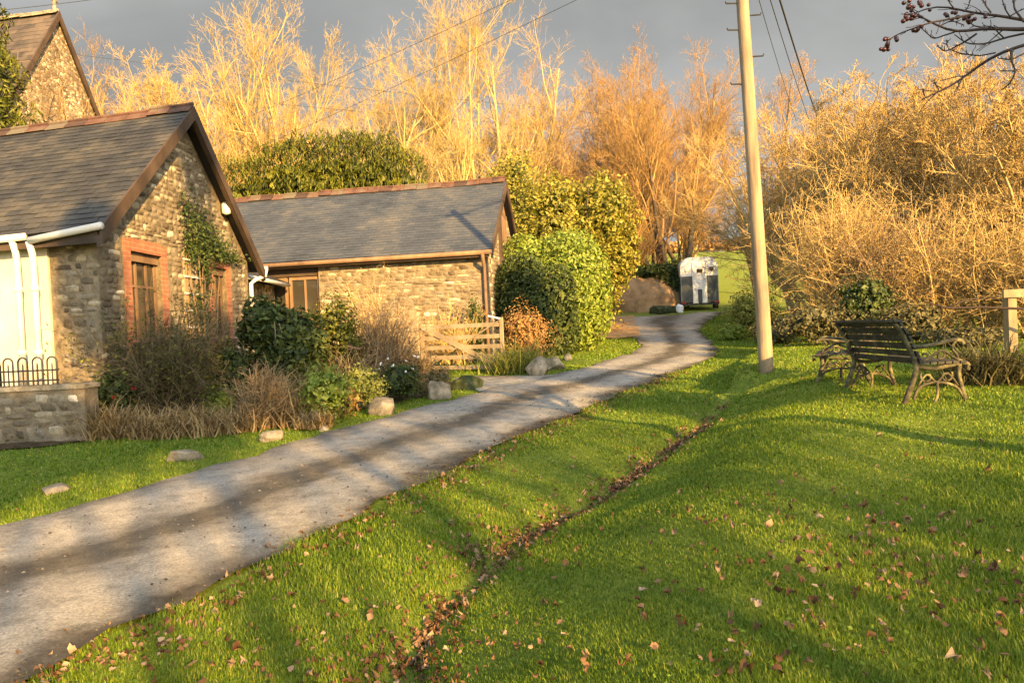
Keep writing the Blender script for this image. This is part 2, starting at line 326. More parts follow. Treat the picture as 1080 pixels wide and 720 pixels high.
def lanemat():
    """worn grey tarmac: pale wheel tracks, gravelly darker strip in the middle, dirty edges (tint = position across)"""
    m = bpy.data.materials.new('worn_lane'); t = nt(m); v = mapped(t)
    a = t.nodes.new('ShaderNodeAttribute'); a.attribute_name = 'tint'
    wob = noise_node(t, v, .9, 5, .65)
    x = math_node(t, 'ADD', a.outputs['Fac'], math_node(t, 'MULTIPLY', math_node(t, 'SUBTRACT', wob.outputs[0], .5), .46))
    base = ramp_of(t, x, [(0, (0.1009, 0.09, 0.07324)), (.05, (0.1513, 0.14, 0.1221)), (.16, (0.237, 0.222, 0.1953)), (.32, (0.2522, 0.235, 0.207)), (.41, (0.1715, 0.158, 0.1348)), (.48, (0.07869, 0.07, 0.05664)), (.58, (0.08575, 0.076, 0.06054)), (.67, (0.2018, 0.188, 0.1641)), (.80, (0.2674, 0.25, 0.2168)), (.89, (0.2168, 0.2, 0.168)), (.95, (0.09584, 0.083, 0.06445)), (1, (0.05044, 0.043, 0.03222))])
    n2 = noise_node(t, v, 6, 6, .7); g = noise_node(t, v, 60, 6, .85)
    big = noise_node(t, v, .8, 5, .6)
    c = mix_rgb(t, .75, base, ramp_of(t, n2.outputs[0], [(.32, (.5, .49, .47)), (.5, (.95, .94, .92)), (.7, (1.28, 1.25, 1.2))]), 'MULTIPLY')
    c = mix_rgb(t, .6, c, ramp_of(t, g.outputs[0], [(.36, (.25, .25, .25)), (.5, (1, 1, 1)), (.66, (2.0, 1.95, 1.85))]), 'MULTIPLY')
    c = mix_rgb(t, ramp_of(t, big.outputs[0], [(.56, (0, 0, 0)), (.72, (0.55, 0.55, 0.55))]), c, (0.17, 0.15, 0.12))
    h = math_node(t, 'ADD', math_node(t, 'MULTIPLY', n2.outputs[0], .6), math_node(t, 'MULTIPLY', g.outputs[0], .5))
    finish(t, c, .9, h, .6, .02, spec=.2); return m
M['grit'] = tintmat('loose_grit', [(0, (.03, .026, .02)), (.8, (.12, .105, .09)), (1, (.22, .2, .17))], .9)
M['ground'] = groundmat(); M['soil'] = soilmat(); M['lane'] = lanemat()
M['dirt'] = noisemat('bare_earth', [(.3, (0.1815, 0.1045, 0.04675)), (.7, (0.3872, 0.242, 0.1122))], 2.5, detail=7, rough=.95, bstr=.7, bdist=.05)

# ------------------------------------------------------------------ ground and lane
def axis(*segs):
    out = []
    for a, b, st in segs: out.append(np.arange(a, b, st))
    out.append([segs[-1][1]]); return np.concatenate(out)
gx = axis((-420, -60, 30), (-60, -12, 2.0), (-12, 12, .14), (12, 30, 1.0), (30, 420, 30))
gy = axis((-80, -4, 4.0), (-4, 1, .5), (1, 20, .14), (20, 48, .5), (48, 140, 4), (140, 700, 40))
XX, YY = np.meshgrid(gx, gy, indexing='ij'); ZZ = G(XX, YY)
ii = np.arange(XX.size).reshape(XX.shape)
mb = MB(); mb.add(np.stack([XX, YY, ZZ], -1).reshape(-1, 3), np.stack([ii[:-1, :-1], ii[1:, :-1], ii[1:, 1:], ii[:-1, 1:]], -1).reshape(-1, 4))
tag(mb.build('ground', M['ground'], smooth=True), kind='structure')

def resample(pts, n):
    pts = np.asarray(pts, float); s = np.concatenate([[0], np.cumsum(np.linalg.norm(np.diff(pts, axis=0), axis=1))])
    q = np.linspace(0, s[-1], n); return np.stack([np.interp(q, s, pts[:, k]) for k in range(pts.shape[1])], -1)
def smooth_poly(pts, n, it=3):
    p = resample(pts, n)
    for _ in range(it): p[1:-1] = .25 * p[:-2] + .5 * p[1:-1] + .25 * p[2:]
    return p
Lpx = [(0, 557), (90, 535), (180, 508), (290, 474), (400, 443), (480, 422), (540, 407), (590, 396), (640, 381), (676, 368), (676, 361), (660, 353), (640, 345), (640, 337)]
Rpx = [(50, 715), (170, 648), (300, 588), (430, 520), (520, 475), (620, 431), (690, 403), (752, 379), (757, 368), (748, 358), (738, 350), (745, 341), (757, 333), (770, 329)]
Lw = [gp(u, v)[:2] for u, v in Lpx]; Rw = [gp(u, v)[:2] for u, v in Rpx]
dl = (Lw[2] - Lw[0]); dl /= np.linalg.norm(dl)
Lw = [Lw[0] - dl * 14] + Lw; Rw = [Rw[0] - dl * 12.5] + Rw
Lw = smooth_poly(Lw, 120, 4); Rw = smooth_poly(Rw, 120, 4)
NA = 17
tt = np.linspace(0, 1, NA)
LX = Lw[:, None, 0] * (1 - tt) + Rw[:, None, 0] * tt; LY = Lw[:, None, 1] * (1 - tt) + Rw[:, None, 1] * tt
LZ = G(LX, LY) + .03 + .02 * np.sin(tt * PI)[None]
# ragged edges
jit = .07 * np.sin(np.arange(120) * 1.9) * np.cos(np.arange(120) * .83) + rng.normal(0, .05, 120)
LX[:, 0] -= jit; LX[:, -1] += np.roll(jit, 17)
ii = np.arange(LX.size).reshape(LX.shape)
mb = MB(); mb.add(np.stack([LX, LY, LZ], -1).reshape(-1, 3), np.stack([ii[:-1, :-1], ii[:-1, 1:], ii[1:, 1:], ii[1:, :-1]], -1).reshape(-1, 4), np.repeat(tt[None], 120, 0).ravel())
tag(mb.build('lane', M['lane'], smooth=True), kind='structure')
LANE_POLY = np.concatenate([Lw, Rw[::-1]])
def sheet(name, px, mat, dz, n=24):
    """ground-hugging patch between two pixel polylines"""
    A = resample([gp(u, v)[:2] for u, v in px[0]], n); B = resample([gp(u, v)[:2] for u, v in px[1]], n)
    t = np.linspace(0, 1, 10); X = A[:, None, 0] * (1 - t) + B[:, None, 0] * t; Y = A[:, None, 1] * (1 - t) + B[:, None, 1] * t
    Z = G(X, Y) + dz; i = np.arange(X.size).reshape(X.shape)
    m = MB(); m.add(np.stack([X, Y, Z], -1).reshape(-1, 3), np.stack([i[:-1, :-1], i[:-1, 1:], i[1:, 1:], i[1:, :-1]], -1).reshape(-1, 4), np.repeat(t[None], n, 0).ravel() * .25 + .6)
    o = m.build(name, mat, smooth=True); tag(o, kind='structure'); return np.concatenate([A, B[::-1]])
BED = sheet('garden_bed', ([(-60, 448), (60, 440), (180, 425), (300, 405), (400, 392), (470, 384)], [(-60, 482), (60, 470), (180, 458), (300, 446), (400, 430), (478, 412)]), M['soil'], .02)
sheet('dirt_track', ([(560, 337), (600, 337), (640, 336), (668, 333)], [(560, 357), (610, 358), (650, 358), (676, 356)]), M['dirt'], .05)
DRIVE = sheet('gate_drive', ([(478, 400), (505, 397), (545, 397), (575, 396)], [(505, 414), (540, 408), (575, 401), (600, 396)]), M['lane'], .022)

def in_poly(x, y, poly):
    ins = np.zeros(len(x), bool); j = len(poly) - 1
    for i in range(len(poly)):
        xi, yi = poly[i]; xj, yj = poly[j]
        if yi != yj:
            c = ((yi > y) != (yj > y)) & (x < (xj - xi) * (y - yi) / (yj - yi) + xi); ins ^= c
        j = i
    return ins
# ------------------------------------------------------------------ plant generators
def norm(a): return a / (np.linalg.norm(a, axis=-1, keepdims=True) + 1e-9)
def polylines(P0, D, L, K, wig, up):
    N = len(P0); P_ = np.zeros((N, K + 1, 3)); P_[:, 0] = P0; D = norm(D); st = (L / K)[:, None]
    for k in range(K):
        D = norm(D + rng.normal(0, wig, (N, 3)) + np.array([0, 0, up])); P_[:, k + 1] = P_[:, k] + D * st
    return P_
def children(Pp, Rp, Lp, n, t0=.25, t1=1.0, ang=.75, asd=.2, lr=.6, rr=.6, K=4, wig=.15, up=.08, rmin=.003, taper=.35):
    N, K1, _ = Pp.shape; idx = np.repeat(np.arange(N), n)
    t = rng.uniform(t0, t1, len(idx)) * (K1 - 1); k = np.minimum(t.astype(int), K1 - 2); f = (t - k)[:, None]
    pos = Pp[idx, k] * (1 - f) + Pp[idx, k + 1] * f; tan = norm(Pp[idx, k + 1] - Pp[idx, k])
    r = Rp[idx, k] * (1 - f[:, 0]) + Rp[idx, k + 1] * f[:, 0]
    v = rng.normal(size=(len(idx), 3)); v -= (v * tan).sum(1, keepdims=True) * tan; v = norm(v)
    a = np.abs(rng.normal(ang, asd, len(idx)))[:, None]
    D = tan * np.cos(a) + v * np.sin(a)
    L = Lp[idx] * lr * (1.15 - .6 * t / (K1 - 1)) * rng.uniform(.65, 1.25, len(idx))
    PP = polylines(pos, D, L, K, wig, up)
    R0 = np.maximum(r * rr, rmin); R = R0[:, None] * np.linspace(1, taper, K + 1)[None]
    return PP, np.maximum(R, rmin * .7), L
def leaves(mb, C, size, Nrm=None, jitter=.8, aspect=.5, tint=None, fold=.25, hang=0.0):
    n = len(C); size = np.broadcast_to(np.asarray(size, float), (n,)) * rng.uniform(.7, 1.3, n)
    if Nrm is None: Nrm = rng.normal(size=(n, 3))
    Nn = norm(norm(Nrm) + rng.normal(0, jitter, (n, 3)))
    T = rng.normal(size=(n, 3)) + np.array([0, 0, -hang]); T -= (T * Nn).sum(1, keepdims=True) * Nn; T = norm(T); B = np.cross(Nn, T)
    s = size[:, None]
    V = np.stack([C - T * s * .5, C + B * s * .5 * aspect + Nn * s * fold * .3, C + T * s * .5, C - B * s * .5 * aspect + Nn * s * fold * .3], 1)
    i = np.arange(n * 4).reshape(n, 4)
    Fq = np.concatenate([i[:, [0, 1, 2]], i[:, [0, 2, 3]]])
    tn = rng.uniform(0, 1, n) if tint is None else tint
    mb.add(V.reshape(-1, 3), Fq, np.repeat(tn, 4)); return mb
class Lump:
    """low-frequency bumpiness on directions"""
    def __init__(s, k=10, f=3.0): s.W = rng.normal(0, f, (k, 3)); s.p = rng.uniform(0, 6.28, k)
    def __call__(s, d): return np.sin(d @ s.W.T + s.p).mean(-1) * 1.6
def blob(n, c, r, shell=.35, power=2.0, lump=.18, f=3.0, zcut=None):
    """points near the surface of a lumpy (super)ellipsoid, with outward normals"""
    d = norm(rng.normal(size=(n, 3)))
    if power != 2.0:
        k = (np.abs(d) ** power).sum(1) ** (-1 / power); ds = d * k[:, None]
    else: ds = d
    lu = Lump(f=f); rad = 1 + lump * lu(d) - np.abs(rng.normal(0, shell, n))
    rad = np.maximum(rad, .12)
    p = ds * rad[:, None] * np.asarray(r) + np.asarray(c)
    nn = norm(ds / np.asarray(r))
    if zcut is not None:
        m = p[:, 2] > zcut; p, nn = p[m], nn[m]
    return p, nn

def tree_parts(h, stems=1, spread=.15, r0=.16, limbs=9, br=8, tw=7, tt_=5, clear=.3, wig=.06, up=.05, twr=.008, ang=(.6, .7, .7), lr=(.55, .5, .5), tw2=0):
    """trunk tubes and crown tubes for a bare tree of height h"""
    P0 = np.stack([rng.normal(0, .10 * stems ** .5, stems), rng.normal(0, .10 * stems ** .5, stems), np.full(stems, -.25)], -1)
    if stems == 1: P0[:, :2] = 0
    D = np.stack([rng.normal(0, spread, stems), rng.normal(0, spread, stems), np.ones(stems)], -1)
    L = np.full(stems, h * .9) * rng.uniform(.75, 1, stems)
    PT = polylines(P0, D, L, 9, wig, .04); RT = np.full(stems, r0)[:, None] * rng.uniform(.7, 1.05, stems)[:, None] * np.linspace(1.15, .12, 10)[None] ** .85
    A = children(PT, RT, L, limbs, clear, .97, ang[0], .18, lr[0], .55, 6, wig * 1.6, up, .02)
    B = children(*A, br, .2, 1, ang[1], .22, lr[1], .55, 5, .14, up, .011)
    C = children(*B, tw, .15, 1, ang[2], .25, lr[2], .6, 4, .16, up, twr)
    out = [A, B, C]
    if tt_: out.append(children(*C, tt_, .15, 1, ang[2], .25, .6, .7, 3, .18, up, twr * .65))
    return (PT, RT), out
def bare_tree(label, base, h, bark, twig, group=None, name='bare_tree', cat='tree', ivy=None, leaf=None, **kw):
    root = empty(name, base, label, cat, group, float(rng.uniform(0, 6.28)))
    (PT, RT), lv = tree_parts(h, **kw)
    m = MB(); m.tubes(PT, RT, 8); m.build('trunk', bark, root, True)
    m = MB()
    for k, (p, r, l) in enumerate(lv):
        tn = rng.uniform(0, 1, len(p)) * .6 + .2 + .1 * k * rng.uniform(-1, 1, len(p))
        m.tubes(p, r, 5 if k == 0 else 3, np.clip(tn, 0, 1), cap=False)
    m.build('crown', twig, root, True)
    if leaf:
        pts = lv[-1][0][:, 1:, :].reshape(-1, 3); pts = pts[rng.random(len(pts)) < leaf[1]]
        m = MB(); leaves(m, pts + rng.normal(0, .02, pts.shape), leaf[2], aspect=.6); m.build('dry_leaves', leaf[0], root)
    if ivy:
        z0, z1, n, rr = ivy
        z = rng.uniform(z0, z1, n); a = rng.uniform(0, 6.28, n); k = np.clip((z / (h * .9) * 9), 0, 8.9)
        c = np.stack([np.interp(k, np.arange(10), PT[0, :, q]) for q in range(3)], -1)
        rad = rr * rng.uniform(.5, 1.1, n); nn = np.stack([np.cos(a), np.sin(a), a * 0], -1)
        c = c + nn * rad[:, None]; m = MB(); leaves(m, c, .14, nn, .5); m.build('ivy', M['leaf_ivy'], root)
    return root
def at_px(u, v, d):
    """ground point under the column of pixel u at depth d"""
    p = P(u, v, d); return np.array([p[0], p[1], float(G(p[0], p[1]))])
def height_to(v, u, d):
    """height above ground of pixel row v at depth d"""
    p = P(u, v, d); return float(p[2] - G(p[0], p[1]))

# ------------------------------------------------------------------ slate roofs
def slate_roof(fr, a0, a1, e, r, exp_, w, mat, parent, name='roof', back=None):
    """fr local frame (a along ridge, b depth); e=(b,z) eave, r=(b,z) ridge; real overlapping slates"""
    m = MB(); e = np.array(e, float); r = np.array(r, float); S = np.linalg.norm(r - e); dv = (r - e) / S
    nv = np.array([-dv[1], dv[0]]);
    if nv[1] < 0: nv = -nv
    q = lambda a, s, h: fr(a, *(e + dv * s + nv * h))
    m.hexa([q(a0, 0, -.07), q(a1, 0, -.07), q(a1, S, -.07), q(a0, S, -.07), q(a0, 0, 0), q(a1, 0, 0), q(a1, S, 0), q(a0, S, 0)], .35)
    nc = int(S / exp_)
    for i in range(nc):
        s0 = i * exp_ - .03; s1 = min(s0 + exp_ * 1.9, S)
        a = a0 - (w / 2 if i % 2 else 0); ctint = rng.uniform(-.1, .1)
        while a < a1:
            x0 = max(a, a0) + .003; x1 = min(a + w, a1) - .003
            if x1 - x0 > .03:
                j = rng.normal(0, .004); sag = rng.normal(0, .006); k = rng.normal(0, .002)
                lo, up_ = .022 + abs(rng.normal(0, .002)), .005
                s0j = s0 + sag
                m.hexa([q(x0, s0j, lo - .008 + k), q(x1, s0j + j, lo - .008), q(x1, s1, up_ - .004), q(x0, s1, up_ - .004),
                        q(x0, s0j, lo + k), q(x1, s0j + j, lo), q(x1, s1, up_), q(x0, s1, up_)], float(np.clip(.5 + ctint + rng.normal(0, .22), 0, 1)))
            a += w
    return m
def ridge_tiles(fr, a0, a1, b, z, mat, parent, L=.45, up=True):
    m = MB(); a = a0
    while a < a1:
        e = min(a + L - .012, a1); dz = rng.normal(0, .012); tn = rng.uniform(0, 1)
        for sgn in (-1, 1):
            c = [fr(a, b, z + dz), fr(e, b, z + dz), fr(e, b + sgn * .17, z - .13 + dz), fr(a, b + sgn * .17, z - .13 + dz)]
            c2 = [p + np.array([0, 0, .022]) for p in c]
            m.hexa(c + c2, tn)
        m.tube([fr(a, b, z + dz + .03), fr(e, b, z + dz + .03)], .035, 6, tn)
        a += L
    return m.build('ridge_tiles', mat, parent)

# ------------------------------------------------------------------ rubble facing: every stone its own bulged, jittered face set proud of the mortar
def facing(fn, nrm, u0, u1, z0, z1, ok, hr=(.06, .15), wr=(.08, .30), proud=.020):
    """fn(u, z) -> point on the wall plane; nrm = outward normal; ok(u, z) -> stone centre allowed"""
    m = MB(); g = np.linspace(-1, 1, 5); gu, gv = np.meshgrid(g, g, indexing='ij'); gu, gv = gu.ravel(), gv.ravel()
    su = gu * np.sqrt(1 - .14 * gv ** 2); sv = gv * np.sqrt(1 - .14 * gu ** 2); edge = np.maximum(np.abs(gu), np.abs(gv))
    ii = np.arange(25).reshape(5, 5); Fq = np.stack([ii[:-1, :-1], ii[1:, :-1], ii[1:, 1:], ii[:-1, 1:]], -1).reshape(-1, 4)
    nrm = np.array(nrm, float)
    z = z0
    while z < z1:
        rh = rng.uniform(*hr); u = u0 - rng.uniform(0, .1)
        while u < u1:
            w = rng.uniform(*wr) * (1.25 if rh < .1 else .9); split = 2 if (rh > .13 and rng.random() < .3) else 1
            for q in range(split):
                hh = rh / split; uc, zc = u + w / 2, z + hh * (q + .5) + .012 * math.sin(u * 5)
                if all(ok(a, b) for a, b in ((uc - w * .42, zc - hh * .4), (uc + w * .42, zc - hh * .4), (uc - w * .42, zc + hh * .4), (uc + w * .42, zc + hh * .4))):
                    jx, jz = rng.normal(0, .12, 4), rng.normal(0, .18, 4)
                    bl = [(1 - gu) * (1 - gv) / 4, (1 + gu) * (1 - gv) / 4, (1 + gu) * (1 + gv) / 4, (1 - gu) * (1 + gv) / 4]
                    pu = uc + (su + sum(b_ * x for b_, x in zip(bl, jx)) + .06 * np.sin(gv * 3 + uc * 40)) * (w * .5 - .004)
                    pv = zc + (sv + sum(b_ * x for b_, x in zip(bl, jz)) + .06 * np.sin(gu * 3 + zc * 40)) * (hh * .5 - .003)
                    dep = np.where(edge > .9, -.006, proud * rng.uniform(.45, 1.5) * (1 - .25 * edge ** 2) + rng.normal(0, .004, 25) + rng.normal(0, .006) * gu + rng.normal(0, .006) * gv)
                    V = np.stack([fn(a, b) for a, b in zip(pu, pv)]) + nrm * dep[:, None]
                    m.add(V, Fq, float(np.clip(rng.beta(1.7, 1.7) + .12 * (rng.random() < .12), 0, 1)))
            u += w
        z += rh
    return m
def facestone(name):
    m = bpy.data.materials.new(name); t = nt(m); v = mapped(t)
    a = t.nodes.new('ShaderNodeAttribute'); a.attribute_name = 'tint'
    c = ramp_of(t, a.outputs['Fac'], [(0, (.075, .062, .045)), (.3, (.15, .122, .085)), (.5, (.215, .178, .122)), (.62, (.165, .145, .118)), (.78, (.30, .255, .18)), (.92, (.44, .385, .29)), (1, (.56, .51, .42))])
    n = noise_node(t, v, 22, 6, .7); n2 = noise_node(t, v, 3.0, 5, .65)
    c = mix_rgb(t, .75, c, ramp_of(t, n.outputs[0], [(.32, (.45, .43, .40)), (.5, (.95, .95, .93)), (.68, (1.35, 1.3, 1.2))]), 'MULTIPLY')
    c = mix_rgb(t, .7, c, ramp_of(t, n2.outputs[0], [(.34, (.45, .42, .36)), (.55, (1, .98, .94)), (.7, (1.12, 1.1, 1.0))]), 'MULTIPLY')
    finish(t, c, .93, n.outputs[0], .8, .02, spec=.15); return m
M['facing'] = facestone('facing_rubble')
M['mortar'] = noisemat('lime_mortar', [(.3, (0.0918, 0.07344, 0.04968)), (.55, (0.1836, 0.148, 0.0972)), (.75, (0.27, 0.216, 0.1458))], 6, detail=7, rough=.95, bstr=.8, bdist=.03, spec=.1)
# ------------------------------------------------------------------ near cottage
H1 = Fr((-5.78, 10.45, 0), (-.968, .25, 0), (0.012, 1, 0))
c1 = empty('stone_cottage', (-5.78, 10.45, .4), 'near stone cottage with steep dark slate gable and white rendered front at the left', 'cottage')
c1.location = (0, 0, 0)
ZE, ZR = 3.36, 5.58           # wall eave, wall apex
GW = 5.75; AP = 2.85
def ztop(b): return ZE + (ZR - ZE) * (b / AP if b <= AP else (GW - b) / (GW - AP))
def wall_piece(m, b0, b1, z0, z1=None, a0=0, a1=.38):
    cuts = [b0] + ([AP] if (z1 is None and b0 < AP < b1) else []) + [b1]
    for p, q_ in zip(cuts[:-1], cuts[1:]):
        t0, t1 = (z1, z1) if z1 is not None else (ztop(p), ztop(q_))
        m.hexa([H1(a0, p, z0), H1(a1, p, z0), H1(a1, q_, z0), H1(a0, q_, z0), H1(a0, p, t0), H1(a1, p, t0), H1(a1, q_, t1), H1(a0, q_, t1)])
W1 = (.86, 1.83, 1.62, 3.02); W3 = (3.88, 4.55, 1.62, 3.02)
m = MB()
for b0, b1, op in ((.38, W1[0], None), (W1[0], W1[1], W1), (W1[1], W3[0], None), (W3[0], W3[1], W3), (W3[1], GW, None)):
    if op is None: wall_piece(m, b0, b1, -.2)
    else: wall_piece(m, b0, b1, -.2, op[2]); wall_piece(m, b0, b1, op[3])
H1.box(m, 0, .84, -.0, .38, -.2, ZE)
H1.box(m, .38, 9.5, GW - .38, GW, -.2, ZE - .02)
wl = m.build('wall', M['mortar'], c1)
NA1 = norm(np.cross([0, 1.0, 0], [0, 0, 1.0])) ; NB1 = norm(np.array([-.25, -.968, 0.0]))
def ok1(b, z): return b > .0 and b < GW - .03 and z < ztop(min(max(b, 0), GW)) - .10 and not any(w_[0] - .20 < b < w_[1] + .20 and w_[2] - .26 < z < w_[3] + .20 for w_ in (W1, W3))
facing(lambda b, z: H1(0, b, z), (1, 0, 0), .02, GW, .1, ZR, ok1).build('facing_stones', M['facing'], wl, True)
facing(lambda a, z: H1(a, 0, z), NB1, .0, .83, .1, ZE - .12, lambda a, z: 0 <= a <= .83 and z < ZE - .12).build('facing_stones', M['facing'], wl, True)
m = MB(); H1.box(m, .84, 9.5, -.05, .33, -.2, ZE - .02); m.build('rendered_wall', M['render'], c1)
for k, (b0, b1, z0, z1) in enumerate((W1, W3)):
    m = MB(); t = .19 if k == 0 else .2; pr = -.022
    H1.box(m, pr, .16, b0 - t, b0 - .001, z0 - .25, z1 + .17); H1.box(m, pr, .16, b1 + .001, b1 + t, z0 - .25, z1 + .17); H1.box(m, pr - .004, .16, b0, b1, z1 + .001, z1 + .20)
    m.build('brick_surround', M['brick'], c1)
    m = MB(); fw = .07; a0, a1 = .10, .16
    H1.box(m, a0, a1, b0, b0 + fw, z0, z1); H1.box(m, a0, a1, b1 - fw, b1, z0, z1)
    H1.box(m, a0, a1, b0 + fw, b1 - fw, z1 - fw, z1); H1.box(m, a0, a1, b0 + fw, b1 - fw, z0, z0 + fw)
    nm = 2 if k == 0 else 1
    for q_ in range(nm):
        c = b0 + (b1 - b0) * (q_ + 1) / (nm + 1); H1.box(m, a0 + .003, a1, c - .025, c + .025, z0 + fw, z1 - fw)
    H1.box(m, a0 + .006, a1, b0 + fw, b1 - fw, z0 + .86, z0 + .90)
    H1.box(m, a0 - .05, a1, b0 + .01, b1 - .01, z1 - .14, z1 - .004)
    w = m.build('window', M['brown_wood'], c1)
    m = MB(); H1.box(m, a0 + .03, a0 + .036, b0 + fw, b1 - fw, z0 + fw, z1 - fw); m.build('pane', M['pane'], w)
    m = MB(); H1.box(m, -.12, .10, b0 - .12, b1 + .12, z0 - .10, z0 - .002); m.build('sill', M['dark_wood'], w)
RE = (-.28, 3.20); RR = (AP, 5.73)
slope = (RR[1] - RE[1]) / (RR[0] - RE[0])
m = slate_roof(H1, -.26, 9.5, RE, RR, .15, .25, M['slate'], c1)
roof = m.build('roof', M['slate'], c1)
m = slate_roof(H1, -.26, 9.5, (GW + .33, 3.12), RR, .175, .33, M['slate'], c1)
m.build('roof', M['slate'], c1)
ridge_tiles(H1, -.27, 9.5, AP, 5.78, M['terracotta'], roof)
m = MB()
for (eb, ez) in ((RE[0] - .03, RE[1] - .03), (GW + .37, 3.08)):
    for a0, a1, top, dp in ((-.30, -.262, .035, .24), (-.262, -.20, -.09, .13)):
        m.hexa([H1(a0, eb, ez + top - dp), H1(a1, eb, ez + top - dp), H1(a1, AP, RR[1] + top - dp), H1(a0, AP, RR[1] + top - dp),
                H1(a0, eb, ez + top), H1(a1, eb, ez + top), H1(a1, AP, RR[1] + top), H1(a0, AP, RR[1] + top)])
H1.box(m, -.2, .9, RE[0] + .02, 0 - .052, 3.02, 3.10); H1.box(m, -.2, 9.5, RE[0] + .005, RE[0] + .03, 3.0, 3.16)
m.build('bargeboard', M['dark_wood'], c1)
m = MB(); m.tube([H1(-.32, RE[0] - .06, 3.215), H1(.90, RE[0] - .06, 3.10)], .050, 10); g1 = m.build('gutter', M['white_paint'], c1, True)
m = MB(); m.tube([H1(.98, RE[0] - .05, 3.16), H1(9.5, RE[0] - .05, 3.05)], .050, 10); g2 = m.build('gutter', M['white_paint'], c1, True)
for gx_, par, zt in ((.93, g1, 3.09), (1.22, g2, 3.12)):
    m = MB(); m.tube([H1(gx_, RE[0] - .04, zt), H1(gx_, -.26, zt - .16), H1(gx_, -.24, zt - .3), H1(gx_, -.24, .7)], .045, 10)
    for zz in (2.4, 1.5): m.tube([H1(gx_, -.24, zz), H1(gx_, -.24, zz + .07)], .056, 10)
    m.build('downpipe', M['white_paint'], par, True)
m = MB(); m.tube([H1(-.33, GW + .42, 3.14), H1(2, GW + .42, 3.10)], .06, 10); g3 = m.build('gutter', M['white_paint'], c1, True)
m = MB(); m.tube([H1(-.30, GW + .42, 3.12), H1(-.28, GW + .38, 2.98), H1(-.14, GW + .10, 2.88), H1(-.08, GW - .02, 2.8), H1(-.07, GW - .04, 1.0)], .042, 10); m.build('downpipe', M['white_paint'], g3, True)
# lamp under the eaves of the gable
m = MB(); H1.box(m, -.16, -.02, 4.42, 4.50, 4.14, 4.34); lam = m.build('lamp_bracket', M['dark_wood'], c1)
m = MB(); m.tube([H1(-.12, 4.46, 4.10), H1(-.12, 4.46, 4.13), H1(-.12, 4.46, 4.30), H1(-.12, 4.46, 4.36)], [.03, .085, .085, .05], 10); m.build('lamp', M['lamp_glass'], lam, True)
# link building between the two cottages
m = MB()
H1.box(m, .75, 1.05, GW + .0, 9.5, -.2, 3.0); m.build('link_wall', M['stone'], c1)
m = MB(); H1.box(m, .70, .75, GW + .9, GW + 1.9, 1.0, 2.75); lk = m.build('link_window', M['dark_wood'], c1)
m = MB()
for j in range(3): H1.box(m, .68, .70, GW + .95 + j * .31, GW + 1.20 + j * .31, 1.1, 2.65)
m.build('pane', M['pane'], lk)
m = MB(); m.hexa([H1(.25, GW + .35, 2.98), H1(2.6, GW + .35, 3.9), H1(2.6, 9.3, 3.9), H1(.25, 9.3, 2.98), H1(.25, GW + .35, 3.05), H1(2.6, GW + .35, 3.98), H1(2.6, 9.3, 3.98), H1(.25, 9.3, 3.05)])
lr_ = m.build('link_roof', M['slate'], c1)
m = MB(); m.tube([H1(.2, GW + .5, 3.0), H1(.2, 9.2, 2.97)], .05, 8); m.build('gutter', M['white_paint'], lr_, True)

# climbing plant and trellis on the gable
tr = empty('trellis', (0, 0, 0), 'white wooden trellis fixed to the stone gable between its two brick windows', 'trellis')
m = MB()
for b in (2.62, 2.86, 3.10, 3.34): H1.box(m, -.045, -.012, b - .018, b + .018, 1.3, 3.25)
m.build('upright', M['pale_wood'], tr)
m = MB()
for z in (1.55, 1.85, 2.15, 2.45, 2.75, 3.05): H1.box(m, -.06, -.046, 2.56, 3.40, z - .016, z + .016)
m.build('crossbar', M['white_paint'], tr)
iv = empty('climbing_shrub', H1(-.1, 3.2, .6), 'dark climbing shrub trained up the stone gable above the trellis', 'climber'); iv.location = (0, 0, 0)
m = MB()
pp = []
for (b, z, s1, s2, n) in ((3.3, 3.55, .45, .38, 900), (3.9, 3.35, .5, .25, 700), (2.9, 3.25, .3, .3, 350), (3.35, 2.9, .2, .3, 300), (4.6, 3.25, .5, .10, 220), (2.75, 3.9, .2, .3, 160), (3.0, 2.2, .35, .4, 200)):
    bb = rng.normal(b, s1 * .6, n); zz = rng.normal(z, s2 * .6, n); aa = -np.abs(rng.normal(.05, .10, n)) - .03
    pp.append(np.stack([H1(a, b_, z_) for a, b_, z_ in zip(aa, bb, zz)]))
pp = np.concatenate(pp); leaves(m, pp, .075, np.broadcast_to([1, -.4, .3], pp.shape), .7); m.build('foliage', M['leaf_dark'], iv)
m = MB(); s0 = np.stack([H1(-.06, b, .5) for b in rng.uniform(2.6, 3.6, 14)])
pl = polylines(s0, np.tile([.02, .05, 1.0], (14, 1)), rng.uniform(2.2, 3.2, 14), 10, .10, .1); pl[:, :, 0] = np.clip(pl[:, :, 0], -5.72, -5.6); m.tubes(pl, np.linspace(.02, .006, 11)[None].repeat(14, 0), 5)
m.build('stems', M['twig_brown'], iv)

